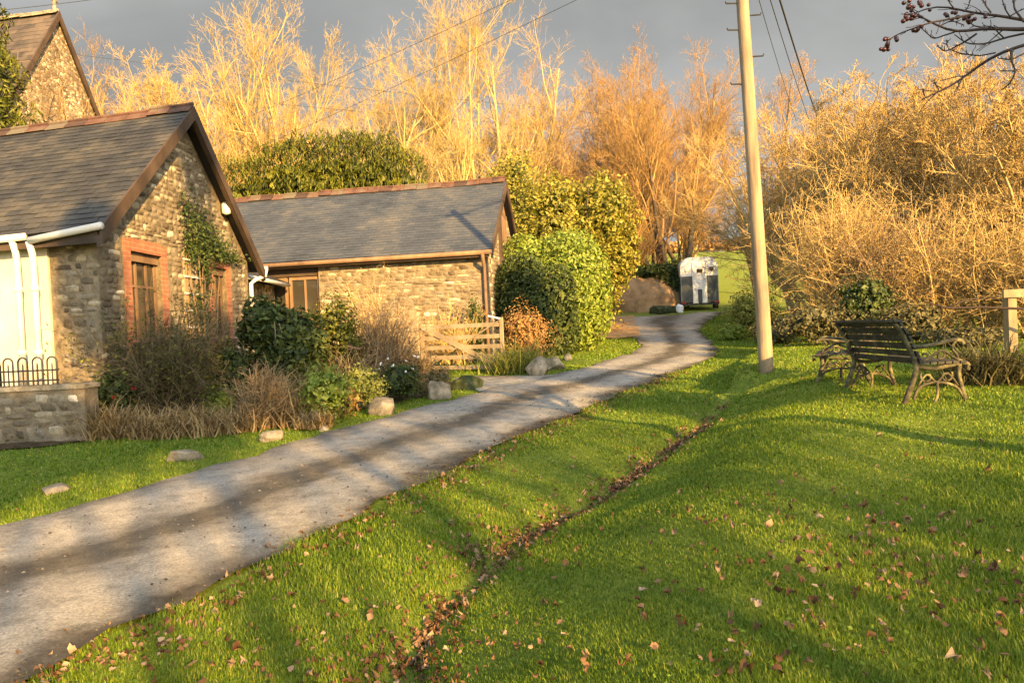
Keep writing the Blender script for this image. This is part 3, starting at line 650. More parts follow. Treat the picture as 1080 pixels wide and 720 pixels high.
# ------------------------------------------------------------------ second cottage
H2 = Fr((-.55, 19.1, 0), (-.988, .156, 0), (.156, .988, 0))
c2 = empty('stone_outbuilding', (0, 0, 0), 'lower stone building with long blue slate roof and brown gutter behind the gate', 'cottage')
E2, R2z = 3.74, 5.72
m = MB()
H2.box(m, 0, 4.6, 0, .4, -.1, E2 - .02)
D2 = 4.55; A2 = 2.6
def z2(b): return 3.72 + (R2z - 3.72) * (b / A2) if b <= A2 else R2z - (R2z - 4.1) * ((b - A2) / (D2 - A2))
def gable2(m, b0, b1, za=None, zb=None, a0=0, a1=.38):
    cuts = [b0] + ([A2] if (b0 < A2 < b1 and zb is None) else []) + [b1]
    for p, q_ in zip(cuts[:-1], cuts[1:]):
        lo = -.1 if za is None else za; t0, t1 = (zb, zb) if zb is not None else (z2(p), z2(q_))
        m.hexa([H2(a0, p, lo), H2(a1, p, lo), H2(a1, q_, lo), H2(a0, q_, lo), H2(a0, p, t0), H2(a1, p, t0), H2(a1, q_, t1), H2(a0, q_, t1)])
gable2(m, .4, 1.9); gable2(m, 1.9, 3.5, zb=1.6); gable2(m, 3.5, D2)
wl = m.build('wall', M['mortar'], c2)
facing(lambda a, z: H2(a, 0, z), -H2.B, .0, 4.6, .7, E2 - .14, lambda a, z: 0 <= a <= 4.58 and z < E2 - .10, (.06, .13), (.12, .34)).build('facing_stones', M['facing'], wl, True)
facing(lambda b, z: H2(0, b, z), -H2.A, .0, D2, .7, 5.5, lambda b, z: .02 < b < D2 and z < z2(b) - .1 and not (1.88 < b < 3.52 and z > 1.58), (.06, .13), (.12, .3)).build('facing_stones', M['facing'], wl, True)
m = MB(); gable2(m, 1.9, 3.5, za=3.6, a0=.02, a1=.3); m.build('gable_boarding', M['brown_wood'], c2)
m = MB(); H2.box(m, -.05, .015, 1.95, 2.25, 3.45, 5.0); H2.box(m, -.10, .02, 1.9, 3.5, 3.3, 3.6); m.build('gable_post', M['dark_wood'], c2)
m = MB(); H2.box(m, .06, .12, 1.9, 2.0, 1.6, 3.3); H2.box(m, .06, .12, 3.4, 3.5, 1.6, 3.3); H2.box(m, .063, .12, 2.66, 2.74, 1.6, 3.3)
H2.box(m, .06, .12, 2.0, 3.4, 1.6, 1.7); H2.box(m, .06, .12, 2.0, 3.4, 3.2, 3.3); H2.box(m, .066, .12, 2.0, 3.4, 2.55, 2.60)
w = m.build('window', M['white_paint'], c2)
m = MB(); H2.box(m, .09, .095, 2.0, 3.4, 1.7, 3.2); m.build('pane', M['pane'], w)
# timber section with windows at the left of the front
m = MB(); H2.box(m, 4.6, 9.2, .10, .4, -.1, 2.0); H2.box(m, 4.6, 9.2, .06, .4, 3.22, E2 - .02); m.build('boarded_wall', M['dark_wood'], c2)
for a0 in (4.62, 5.55, 6.5, 7.4):
    m = MB(); z0, z1 = 2.0, 3.2; H2.box(m, a0, a0 + .07, .1, .2, z0, z1); H2.box(m, a0 + .80, a0 + .87, .1, .2, z0, z1); H2.box(m, a0 + .07, a0 + .80, .1, .2, z1 - .08, z1); H2.box(m, a0 + .07, a0 + .80, .1, .2, z0 + .005, z0 + .08)
    H2.box(m, a0 + .40, a0 + .45, .11, .2, z0 + .08, z1 - .08)
    w = m.build('window', M['brown_wood'], c2)
    m = MB(); H2.box(m, a0 + .07, a0 + .80, .15, .155, z0 + .08, z1 - .08); m.build('pane', M['pane'], w)
m = slate_roof(H2, -.16, 9.2, (-.28, 3.60), (A2, 5.86), .135, .24, None, None)
r2 = m.build('roof', M['slate_blue'], c2)
m = slate_roof(H2, -.16, 9.2, (D2 + .3, 3.98), (A2, 5.86), .3, .6, None, None); m.build('roof', M['slate_blue'], c2)
ridge_tiles(H2, -.16, 9.2, A2, 5.92, M['terracotta'], r2, .38)
m = MB()
for (eb, ez) in ((-.30, 3.585), (D2 + .33, 3.95)):
    m.hexa([H2(-.20, eb, ez - .22), H2(-.163, eb, ez - .22), H2(-.163, A2, 5.84 - .22), H2(-.20, A2, 5.84 - .22), H2(-.20, eb, ez + .03), H2(-.163, eb, ez + .03), H2(-.163, A2, 5.89), H2(-.20, A2, 5.89)])
m.build('bargeboard', M['dark_wood'], c2)
m = MB(); H2.box(m, -.1, 9.2, -.27, -.245, 3.42, 3.56); H2.box(m, -.1, 4.6, -.24, -.002, 3.5, 3.53); m.build('fascia', M['dark_wood'], c2)
m = MB(); m.tube([H2(-.2, -.34, 3.53), H2(9.2, -.34, 3.50)], .06, 8); g = m.build('gutter', M['brown_wood'], c2, True)
m = MB(); m.tube([H2(.05, -.34, 3.5), H2(.05, -.33, 3.38), H2(.06, -.10, 3.15), H2(.06, -.07, 3.0), H2(.06, -.07, .8)], .05, 8); m.build('downpipe', M['brown_wood'], g, True)

# ------------------------------------------------------------------ church gable on the rise
H3 = Fr((-15.97, 24.0, 0), (-.985, .17, 0), (.02, 1, 0))
c3 = empty('church_gable', (0, 0, 0), 'tall stone church gable with a mossy roof and small finial beyond the near roof', 'church')
ch_ap = P(62, 14, 24.0 + 2.9)[2]; hw = 2.9; cz = ch_ap - 4.0
m = MB()
for p, q_ in ((0, hw), (hw, 2 * hw)):
    zt = lambda b: cz + 4.0 * (1 - abs(b - hw) / hw) - .15
    m.hexa([H3(0, p, 0), H3(.5, p, 0), H3(.5, q_, 0), H3(0, q_, 0), H3(0, p, zt(p)), H3(.5, p, zt(p)), H3(.5, q_, zt(q_)), H3(0, q_, zt(q_))])
H3.box(m, .5, 7, 0, .5, 0, cz - .2); m.build('wall', M['stone'], c3)
rf = slate_roof(H3, -.1, 7, (-.35, cz - .48), (hw, ch_ap), .25, .45, None, None).build('roof', M['slate_church'], c3)
slate_roof(H3, -.1, 7, (2 * hw + .35, cz - .48), (hw, ch_ap), .4, .7, None, None).build('roof', M['slate_church'], c3)
ridge_tiles(H3, -.1, 7, hw, ch_ap + .08, M['leaf_tan'] if False else M['rock'], rf, .5)
m = MB()
for eb in (-.4, 2 * hw + .4):
    ez = cz - .55
    m.hexa([H3(-.16, eb, ez - .25), H3(-.1, eb, ez - .25), H3(-.1, hw, ch_ap - .25), H3(-.16, hw, ch_ap - .25), H3(-.16, eb, ez + .06), H3(-.1, eb, ez + .06), H3(-.1, hw, ch_ap + .06), H3(-.16, hw, ch_ap + .06)])
m.build('bargeboard', M['dark_wood'], c3)
m = MB(); m.tube([H3(.05, hw, ch_ap), H3(.05, hw, ch_ap + .75)], [.07, .045], 8); m.tube([H3(.05, hw - .2, ch_ap + .48), H3(.05, hw + .2, ch_ap + .48)], .04, 8); m.build('finial', M['rock'], c3)
cv = empty('wall_creeper', (0, 0, 0), 'brown bare creeper spread over the church gable', 'climber')
m = MB(); s0 = np.stack([H3(-.12, b, cz - 3) for b in rng.uniform(.3, 4.5, 26)])
pl = polylines(s0, np.tile([0, .1, 1.0], (26, 1)), rng.uniform(2.5, 5.2, 26), 9, .2, .1); pl[:, :, 0] = -15.84; 
A = (pl, np.linspace(.03, .01, 10)[None].repeat(26, 0), np.full(26, 3.5)); B = children(*A, 9, .2, 1, .9, .3, .22, .6, 4, .2, .05, .012)
for a in (A, B): m.tubes(a[0], a[1], 3, rng.uniform(0, 1, len(a[0])), cap=False)
m.build('stems', M['twig_brown'], cv)

# ------------------------------------------------------------------ garden wall with railing and iron post
lw = empty('low_garden_wall', (0, 0, 0), 'low rubble stone wall with a flat coping in front of the white cottage front', 'wall')
w0 = gp(92, 466); w1_ = gp(-60, 474); ax = (w1_ - w0); Lw_ = np.linalg.norm(ax[:2]); ax = ax / Lw_; ax[2] = 0
W = Fr((w0[0], w0[1], float(G(w0[0], w0[1]))), ax, (-ax[1] * -1 * -1, 0, 0) if False else np.array([ax[1], -ax[0], 0]) * (1 if ax[1] * 0 - ax[0] > 0 else -1))
m = MB(); W.box(m, 0, Lw_ + 2.5, 0, .32, -.2, .68); wl = m.build('wall', M['mortar'], lw)
facing(lambda a, z: W(a, 0, z), -W.B, .0, Lw_ + 2.4, .0, .67, lambda a, z: a >= 0 and -.1 < z < .66).build('facing_stones', M['facing'], wl, True)
facing(lambda b, z: W(0, b, z), -W.A, .0, .32, .0, .67, lambda b, z: 0 < b < .32 and z < .66).build('facing_stones', M['facing'], wl, True)
m = MB(); W.box(m, -.02, Lw_ + 2.5, -.03, .35, .683, .74); m.build('coping', M['rock'], lw)
rl = empty('hooped_railing', (0, 0, 0), 'black hooped iron railing standing on the low stone wall', 'railing')
m = MB(); ra0, ra1 = .42, 2.2
m.tube([W(ra0 - .02, .16, .80), W(ra1, .16, .80)], .012, 6); m.tube([W(ra0 - .02, .16, .93), W(ra1, .16, .93)], .012, 6)
m.build('rail', M['black_iron'], rl)
m = MB(); a = ra0; step = .185; k = 0
while a + step < ra1:
    th = np.linspace(0, PI, 9); arc = [W(a + .06 - .06 * math.cos(x), .16, 1.04 + .06 * math.sin(x)) for x in th]
    m.tube([W(a, .16, .741)] + arc + [W(a + .12, .16, .741)], .011, 6); m.tube([W(a + .06, .16, .741), W(a + .06, .16, 1.0), W(a + .06, .16, 1.03)], [.009, .009, .003], 6)
    a += step
m.build('hoop', M['black_iron'], rl)
pst = gp(1, 466); gpst = empty('iron_gate_post', (pst[0], pst[1], pst[2]), 'black iron gate post with pale base block at the left picture edge', 'post')
m = MB(); m.box(-.035, .035, -.035, .035, .12, 1.0); m.tube([(0, 0, 1.0), (0, 0, 1.03), (0, 0, 1.08)], [.045, .045, .01], 8); m.build('post', M['black_iron'], gpst)
m = MB(); m.box(-.09, .09, -.09, .09, -.1, .12); m.build('base_block', M['rock'], gpst)

# ------------------------------------------------------------------ five-bar gate
ga = gp(443, 392); gb = gp(531, 393)
ga = P(441, 392, 16.9); gb = P(531, 393, 16.0); ga[2] = G(ga[0], ga[1]); gb[2] = G(gb[0], gb[1])
gd = gb - ga; gl = np.linalg.norm(gd[:2]); gd[2] = 0; gd /= gl
gz = min(ga[2], gb[2])
GF = Fr((ga[0], ga[1], gz), gd, (-gd[1], gd[0], 0))
gate = empty('field_gate', (0, 0, 0), 'weathered five-bar wooden gate closed across the drive to the stone building', 'gate')
m = MB()
for z in (.13, .36, .58, .80, 1.05): GF.box(m, .16, gl - .02, 0, .03, z - .045, z + .045)
m.build('bar', M['pale_wood'], gate)
for x0, x1, zt in ((.10, .17, 1.15), (gl - .04, gl + .03, 1.2)):
    m = MB(); GF.box(m, x0, x1, -.012, .042, .05, zt); m.build('stile', M['pale_wood'], gate)
m = MB()
for (x0, zz0, x1, zz1, off) in ((.2, 1.05, gl - .05, .12, -.03), (.9, .5, gl - .06, 1.12, -.028)):
    dx = .05
    m.hexa([GF(x0 - dx, off, zz0 - .04), GF(x1 - dx, off, zz1 - .04), GF(x1 - dx, off + .026, zz1 - .04), GF(x0 - dx, off + .026, zz0 - .04), GF(x0 + dx, off, zz0 + .04), GF(x1 + dx, off, zz1 + .04), GF(x1 + dx, off + .026, zz1 + .04), GF(x0 + dx, off + .026, zz0 + .04)])
m.build('brace', M['pale_wood'], gate)
m = MB(); m.tube([GF(gl - .28, -.05, 1.24), GF(gl - .02, -.02, 1.17)], .02, 6); m.build('latch', M['plastic_white'], gate)
gpo = empty('gate_post', (0, 0, 0), 'thick pale timber gate post at the hinge side of the gate', 'post')
m = MB(); GF.box(m, -.12, .08, -.09, .11, -.2, 1.42); m.build('post', M['pale_wood'], gpo)
for z in (.28, 1.0):
    m = MB(); GF.box(m, .08, .14, -.02, .02, z, z + .04); m.build('hinge', M['black_iron'], gpo)
hf = empty('hit_fence', (0, 0, 0), 'short pale rail fence left of the gate post, half hidden by shrubs', 'fence'); hf.name = 'short_fence'
m = MB()
for z in (.35, .75, 1.1): GF.box(m, -1.4, -.13, -.02, .02, z - .05, z + .05)
m.build('rail', M['pale_wood'], hf)
m = MB(); GF.box(m, -.48, -.38, -.06, -.022, -.2, 1.2); m.build('post', M['pale_wood'], hf)

# ------------------------------------------------------------------ utility pole and wires
pb = gp(809, 391); PD = pb[1]; print('pole', pb); pbz = float(G(pb[0], pb[1])); ptop = P(783, 0, PD) + (P(783, 0, PD) - np.array([pb[0], pb[1], pb[2]])) * .28
pole = empty('utility_pole', (0, 0, 0), 'tall leaning wooden utility pole on the grass bank beside the bend', 'pole')
base = np.array([pb[0], pb[1], pbz - .3])
pts = [base + (ptop - base) * t for t in np.linspace(0, 1, 14)]
m = MB(); m.tube(pts, list(np.linspace(.0098 * PD, .0075 * PD, 14)), 14); m.build('pole', M['pole_wood'], pole, True)
for (u, v, du) in ((785, 17, 1), (779, 4, -1), (779, 32, -1), (796, 60, 1), (783, 89, -1)):
    c = P(u, v, PD); m = MB(); t = (c[2] - base[2]) / (ptop[2] - base[2]); a = base + (ptop - base) * t
    m.tube([a, a + np.array([.26 * du, -.02, .0]), a + np.array([.27 * du, -.02, .03])], .012, 6); m.build('step_bolt', M['black_iron'], pole)
m = MB(); m.tube([ptop + np.array([-.3, 0, -.25]), ptop + np.array([.3, 0, -.25])], .05, 6); m.build('crossarm', M['dark_wood'], pole)
def wire(label, a, b, sag=.3, r=.012, group=None):
    t = np.linspace(0, 1, 24)[:, None]; p = np.asarray(a) * (1 - t) + np.asarray(b) * t; p[:, 2] -= sag * 4 * (t * (1 - t))[:, 0]
    m = MB(); m.tube(p, r, 5); tag(m.build('overhead_wire', M['cable'], None, True), label, 'wire', group)
for k, (u, v, rr) in enumerate(((866, 135, .020), (858, 140, .010), (840, 128, .008))):
    wire(['thick black cable sloping right from the pole top into the golden thicket', 'thin cable just left of the thick one running down from the pole top', 'thinnest wire of the three sloping down right of the pole'][k], ptop + np.array([.25 - .15 * k, 0, -.2]), P(u, v, 30 + k), .15, rr)
wire('upper of two wires slanting from the pole top down left across the pale trees', ptop + np.array([-.4, 0, -.15]), P(250, 128, 27), .1, .005)
wire('lower of two wires slanting from the pole top down left across the pale trees', ptop + np.array([-.2, 0, -.5]), P(250, 165, 27), .1, .005)
wire('upper wire of the pair running level behind the bare trees', P(-40, 42, 34), P(800, 134, 48), .3, .012)
wire('lower wire of the pair running level behind the bare trees', P(-40, 76, 34), P(800, 148, 48), .3, .012)
wire('single wire crossing the sky above the church ridge', P(-30, 14, 23), P(180, -12, 23), .05, .009)

# ------------------------------------------------------------------ cast iron benches
def make_bench(label, near, far_dir, front_dir, L=1.5):
    root = empty('garden_bench', near, label, 'bench', None)
    a = np.array([far_dir[0], far_dir[1], 0.0]); a /= np.linalg.norm(a); f = np.array([front_dir[0], front_dir[1], 0.0]); f /= np.linalg.norm(f)
    q = lambda s, x, z: a * s + f * x + np.array([0, 0, z])
    def curve(pts, n=18):
        pts = np.array(pts, float); k = np.linspace(0, len(pts) - 1, n); i = np.minimum(k.astype(int), len(pts) - 2); t = (k - i)[:, None]
        p0 = pts[np.maximum(i - 1, 0)]; p1 = pts[i]; p2 = pts[i + 1]; p3 = pts[np.minimum(i + 2, len(pts) - 1)]
        return .5 * (2 * p1 + (p2 - p0) * t + (2 * p0 - 5 * p1 + 4 * p2 - p3) * t * t + (3 * p1 - p0 - 3 * p2 + p3) * t ** 3)
    def spiral(cx, cz, r0, r1, a0, a1):
        th = np.linspace(a0, a1, 18); r = np.linspace(r0, r1, 18); return [(cx + r_ * math.cos(x), cz + r_ * math.sin(x)) for r_, x in zip(r, th)]
    back = curve([(-.10, 0), (-.04, .14), (.02, .30), (.03, .42), (-.03, .58), (-.10, .74), (-.17, .84)])
    for s in (.04, L - .04):
        m = MB()
        def bar(pts, r, n=18, flat=True):
            c = curve(pts, n) if flat else np.array(pts); m.tube([q(s, x, z) for x, z in c], r, 7)
        m.tube([q(s, x, z) for x, z in back], list(np.linspace(.030, .024, len(back))), 8)
        bar([(.53, 0), (.49, .14), (.46, .28), (.47, .40)], .025)                       # front leg
        bar([(.02, .39), (.2, .36), (.36, .38), (.50, .41), (.56, .38), (.55, .33)], .022)   # seat rail
        bar([(.0, .05), (.06, .17), (.24, .22), (.42, .17), (.50, .06)], .016)               # arch between legs
        bar([(.24, .22), (.24, .10), (.21, .0)], .016)
        bar(spiral(.14, .28, .07, .015, 2.5, 8.5), .011, flat=False); bar(spiral(.33, .28, .07, .015, .6, -5.4), .011, flat=False)
        bar([(.05, .19), (.14, .30), (.24, .22), (.34, .31), (.45, .18)], .011)
        bar(spiral(.12, .49, .06, .015, 3.2, 9), .011, flat=False)
        bar([(.05, .42), (.18, .47), (.30, .54), (.42, .46), (.50, .43)], .014); bar(spiral(.28, .49, .055, .015, 1.5, -4.5), .011, flat=False)
        ie = m.build('iron_end', M['bench_iron'], root, True)
        m = MB(); m.tube([q(s, x, z) for x, z in curve([(-.02, .60), (.10, .585), (.28, .615), (.42, .64), (.50, .63), (.52, .59)])], .020, 8)
        m.tube([q(s, x, z) for x, z in curve([(.44, .635), (.40, .56), (.44, .50), (.47, .42)])], .014, 7); m.build('armrest', M['bench_iron'], ie, True)
    m = MB()                                                            # back slats
    bz = np.array(back)
    for z0, z1 in ((.41, .47), (.485, .545), (.56, .625), (.64, .705), (.72, .785), (.80, .845)):
        x0, x1 = np.interp(z0, bz[:, 1], bz[:, 0]), np.interp(z1, bz[:, 1], bz[:, 0]); th = .026
        m.hexa([q(0, x0 + .03, z0), q(L, x0 + .03, z0), q(L, x0 + .03 + th, z0), q(0, x0 + .03 + th, z0), q(0, x1 + .03, z1), q(L, x1 + .03, z1), q(L, x1 + .03 + th, z1), q(0, x1 + .03 + th, z1)], rng.uniform(0, 1))
    x1 = np.interp(.845, bz[:, 1], bz[:, 0]); m.hexa([q(-.01, x1 - .02, .848), q(L + .01, x1 - .02, .848), q(L + .01, x1 + .07, .848), q(-.01, x1 + .07, .848), q(-.01, x1 - .02, .872), q(L + .01, x1 - .02, .872), q(L + .01, x1 + .07, .872), q(-.01, x1 + .07, .872)])
    m.build('backrest', M['bench_wood'], root)
    m = MB()
    for x in np.arange(.09, .52, .075): m.hexa([q(0, x, .405), q(L, x, .405), q(L, x + .06, .405), q(0, x + .06, .405), q(0, x, .43), q(L, x, .43), q(L, x + .06, .43), q(0, x + .06, .43)], rng.uniform(0, 1))
    m.build('seat', M['bench_wood'], root)
    return root
bn = gp(966, 427); bf = gp(907, 419)
fd = np.array([bf[0] - bn[0], bf[1] - bn[1]]); print('bench', bn, bf, np.linalg.norm(fd))
fd = np.array([0.02, 1.0])
make_bench('weathered slatted bench with lichened iron ends, its mossy back to the road', bn, fd, (1, -.02))
b2 = P(910, 418, bn[1] + 1.82); b2[2] = G(b2[0], b2[1])
make_bench('dark iron and slat bench behind the larger bench, facing left', b2, (.42, .91), (-.91, .42), 1.1).scale = (1, 1, .88)

# ------------------------------------------------------------------ post and rail fence at the right
pfence = empty('rail_fence', (0, 0, 0), 'weathered post and rail fence at the edge of the right thicket', 'fence')
q0 = P(1066, 356, 12.2); q0[2] = G(q0[0], q0[1])
m = MB(); ht = P(1066, 305, 12.2)[2]; m.box(q0[0] - .07, q0[0] + .07, q0[1] - .07, q0[1] + .07, q0[2] - .3, ht - .02); m.build('post', M['fence_wood'], pfence)
m = MB(); m.box(q0[0] + 1.9, q0[0] + 2.04, q0[1] - .17, q0[1] - .03, q0[2] - .3, ht - .05); m.build('post', M['fence_wood'], pfence)
m = MB(); z = P(1066, 309, 12.0)[2]; m.box(q0[0] - .17, q0[0] + 2.6, q0[1] - .12, q0[1] - .072, z - .07, z + .06); m.build('top_rail', M['fence_wood'], pfence)
m = MB(); r0 = P(975, 318, 12.0); r1 = P(1090, 326, 11.6); m.tube([r0, P(1000, 325, 12), P(1035, 324, 11.8), r1, P(1150, 330, 11.3)], [.008, .018, .021, .024, .027], 6); m.tube([P(1000, 324, 12), P(1020, 316, 12.1), P(1050, 314, 12.1), P(1058, 307, 12)], [.014, .012, .009, .004], 6)
tag(m.build('fallen_branch', M['twig_dark'], None, True), 'dark bare branch lying level against the fence post', 'branch')

# ------------------------------------------------------------------ horse trailer
TD = 37.0
tb = P(739, 328, TD); tb[2] = float(G(tb[0], tb[1])); 
trl = empty('horse_trailer', tb, 'white and dark grey horse trailer parked at the end of the lane', 'trailer', None, math.radians(-6))
hw_, Hh, Ln = .92, 2.66, 2.9
def rounded(w, h, z0, r, n=8):
    pts = [(-w, z0), (w, z0)]
    for c, a0 in (((w - r, h - r), 0), ((-w + r, h - r), PI / 2)):
        for x in np.linspace(a0, a0 + PI / 2, n): pts.append((c[0] + r * math.cos(x), c[1] + r * math.sin(x)))
    return pts
def extrude(m, prof, y0, y1, tint=.5):
    n = len(prof); V = [(x, y0, z) for x, z in prof] + [(x, y1, z) for x, z in prof]
    m.add(V, [[i, (i + 1) % n, n + (i + 1) % n, n + i] for i in range(n)], tint)
    m.Fs.append(np.array([list(range(n))[::-1]]) + m.n - 2 * n); m.Fs.append(np.array([list(range(n, 2 * n))]) + m.n - 2 * n)
m = MB(); extrude(m, rounded(hw_, Hh, .42, .46), 0, Ln); m.build('body', M['trailer_white'], trl)
print('trailer', tb)
for sx in (-1, 1):
    m = MB(); m.box(min(sx * .36, sx * .90), max(sx * .36, sx * .90), -.035, -.002, .40, 1.72)
    for k in range(5): m.box(sx * (.42 + .1 * k) - .012, sx * (.42 + .1 * k) + .012, -.05, -.035, .44, 1.68)
    m.build('rear_panel', M['trailer_green'], trl)
    m = MB(); m.box(min(sx * .925, sx * .935), max(sx * .925, sx * .935), .05, Ln - .05, .40, 1.72); m.build('side_panel', M['trailer_green'], trl)
    m = MB(); m.tube([(sx * .60, -.002, 2.05), (sx * .60, -.05, 2.05)], .11, 14); m.build('lamp', M['lamp_glass'] if sx < 0 else M['pane'], trl)
    m = MB(); m.box(sx * .80 - .09, sx * .80 + .09, -.06, -.036, .36, .46); m.build('tail_light', M['red_lens'], trl)
    m = MB(); m.tube([(sx * .98 - .10, Ln * .5, .33), (sx * .98 + .10, Ln * .5, .33)], .33, 20); wh = m.build('wheel', M['rubber'], trl)
    m = MB(); m.tube([(sx * 1.085, Ln * .5, .33), (sx * 1.10, Ln * .5, .33)], .18, 16); m.build('rim', M['plastic_white'], wh)
    m = MB()
    th = np.linspace(0, PI, 9); ar = [(sx * .99, Ln * .5 + .44 * math.cos(x), .33 + .44 * math.sin(x)) for x in th]
    for p_, q_ in zip(ar[:-1], ar[1:]): m.hexa([(p_[0] - .12, p_[1], p_[2]), (p_[0] + .12, p_[1], p_[2]), (q_[0] + .12, q_[1], q_[2]), (q_[0] - .12, q_[1], q_[2]), (p_[0] - .12, p_[1], p_[2] + .03), (p_[0] + .12, p_[1], p_[2] + .03), (q_[0] + .12, q_[1], q_[2] + .03), (q_[0] - .12, q_[1], q_[2] + .03)])
    m.build('mudguard', M['rubber'], trl)
m = MB(); m.box(-.35, .35, -.06, -.003, 1.05, 2.40)
for sx in (-1, 1): m.hexa([(sx * .22 - .12, -.06, .36), (sx * .22 + .12, -.06, .36), (sx * .22 + .12, -.004, .36), (sx * .22 - .12, -.004, .36), (sx * .23 - .115, -.06, 1.05), (sx * .23 + .115, -.06, 1.05), (sx * .23 + .115, -.004, 1.05), (sx * .23 - .115, -.004, 1.05)])
rp = m.build('ramp', M['trailer_white'], trl)
m = MB(); m.box(-.13, .16, -.075, -.061, 1.88, 2.06); m.build('ramp_window', M['pane'], rp)
m = MB(); m.box(-.12, .12, -.05, -.004, .40, 1.04); m.build('ramp_recess', M['trailer_green'], trl)
m = MB(); m.box(-.9, .9, -.10, -.062, .26, .36); m.build('bumper', M['black_iron'], trl)
m = MB(); m.tube([(0, Ln, .5), (0, Ln + 1.2, .45)], .05, 8); m.build('drawbar', M['black_iron'], trl)

# ------------------------------------------------------------------ rocks
def rock(name, label, base, r, mat, cat='rock', seed=9, group=None, rz=0.0, boxy=2.0, parent=None):
    import bmesh
    bm = bmesh.new(); bmesh.ops.create_icosphere(bm, subdivisions=4, radius=1.0)
    d = np.array([v.co[:] for v in bm.verts]); fs = np.array([[v.index for v in f.verts] for f in bm.faces]); bm.free()
    k = (np.abs(d) ** boxy).sum(1) ** (-1 / boxy)
    l1, l2, l3 = Lump(8, 2.0), Lump(14, 5.0), Lump(20, 14)
    p = d * k[:, None] * (1 + .24 * l1(d) + .13 * l2(d) + .05 * l3(d))[:, None] * np.asarray(1.0)
    for _ in range(seed):
        nn = norm(rng.normal(size=3)); c_ = rng.uniform(.62, .9); p = p - np.maximum(0, p @ nn - c_)[:, None] * nn
    p = p * (1 + .012 * l3(d * 2.2))[:, None] * np.asarray(r)
    m = MB(); m.add(p, fs); o = m.build(name, mat, None, True); o.location = Vector([float(c) for c in base]); o.rotation_euler = (0, 0, rz)
    return tag(o, label, cat, group)
def rock_px(name, label, u, vb, wpx, hpx, mat, cat='rock', boxy=2.4, sink=.25, dep=.8):
    g = gp(u, vb); s = g[1] / F; w = wpx * s * .5; h = hpx * s
    return rock(name, label, (g[0], g[1] + w * dep * .6, g[2] + h * (.5 - sink)), (w, w * dep, h * (.5 + sink)), mat, cat, rz=float(rng.uniform(-.4, .4)), boxy=boxy)
rock_px('rock', 'flat pale stone lying in the grass nearest the road', 54, 521, 32, 10, M['rock'])
rock_px('rock', 'wide flat pale stone on the verge in front of the dry tussock', 187, 487, 40, 11, M['rock'])
rock_px('rock', 'small rounded stone on the verge below the brown twiggy shrub', 283, 466, 27, 14, M['rock'])
rock_px('stone_trough_block', 'squared pale granite block at the edge of the flower bed', 405, 438, 32, 20, M['rock'], 'stone block', 5.0, .12)
rock_px('rock', 'tiny dark stone half sunk in the verge grass', 341, 455, 14, 6, M['rock'])
rock_px('boulder', 'lichened upright stone beside the grey tuft left of the drive', 464, 421, 24, 20, M['rock'], 'boulder')
rock_px('boulder', 'dark moss-covered boulder at the mouth of the gate drive', 494, 411, 36, 16, M['moss_rock'], 'boulder')
rock_px('boulder', 'pale pointed boulder right of the gate, beside the drive', 567, 397, 24, 20, M['rock'], 'boulder')
rock_px('boulder', 'broad pale boulder behind the pointed one near the dark hedge', 582, 390, 28, 15, M['rock'], 'boulder')
rock_px('rock', 'small white stone at the foot of the dark laurel hedge', 598, 380, 10, 7, M['rock'])

# ------------------------------------------------------------------ shrubs and garden plants
def leafy(name, label, base, r, n, size, mat, cat='shrub', shell=.3, power=2.0, lump=.2, f=3.0, rz=0.0, aspect=.5, hang=.3, jit=.7, blobs=None, stems=None, zc=None, extra=None, group=None):
    root = empty(name, base, label, cat, group, rz)
    m = MB(); rx, ry, h = r
    if blobs is None: blobs = [(0, 0, h * .5, rx, ry, h * .55)]
    tot = sum(b[3] * b[5] + b[4] * b[5] for b in blobs)
    for b in blobs:
        nb = int(n * (b[3] * b[5] + b[4] * b[5]) / tot)
        p, nn = blob(nb, b[:3], b[3:6], shell, power, lump, f, zcut=.0 if zc is None else zc); leaves(m, p, size, nn, jit, aspect, hang=hang)
        p, nn = blob(nb // 4, b[:3], np.array(b[3:6]) * .68, .25, power, lump, f, zcut=.0 if zc is None else zc); leaves(m, p, np.max(size) * 1.9, nn, jit, .8)
    m.build('foliage', mat, root)
    if stems:
        k, rad, smat = stems; d = np.stack([rng.normal(0, .35 * rx / h, k), rng.normal(0, .35 * ry / h, k), np.ones(k)], -1)
        P0 = np.stack([rng.normal(0, .12 * rx, k), rng.normal(0, .12 * ry, k), np.full(k, -.1)], -1)
        pl = polylines(P0, d, np.full(k, h * .85), 6, .1, .02); m = MB(); m.tubes(pl, np.linspace(rad, rad * .3, 7)[None].repeat(k, 0), 6)
        m.build('stems', smat, root)
    if extra: extra(root)
    return root
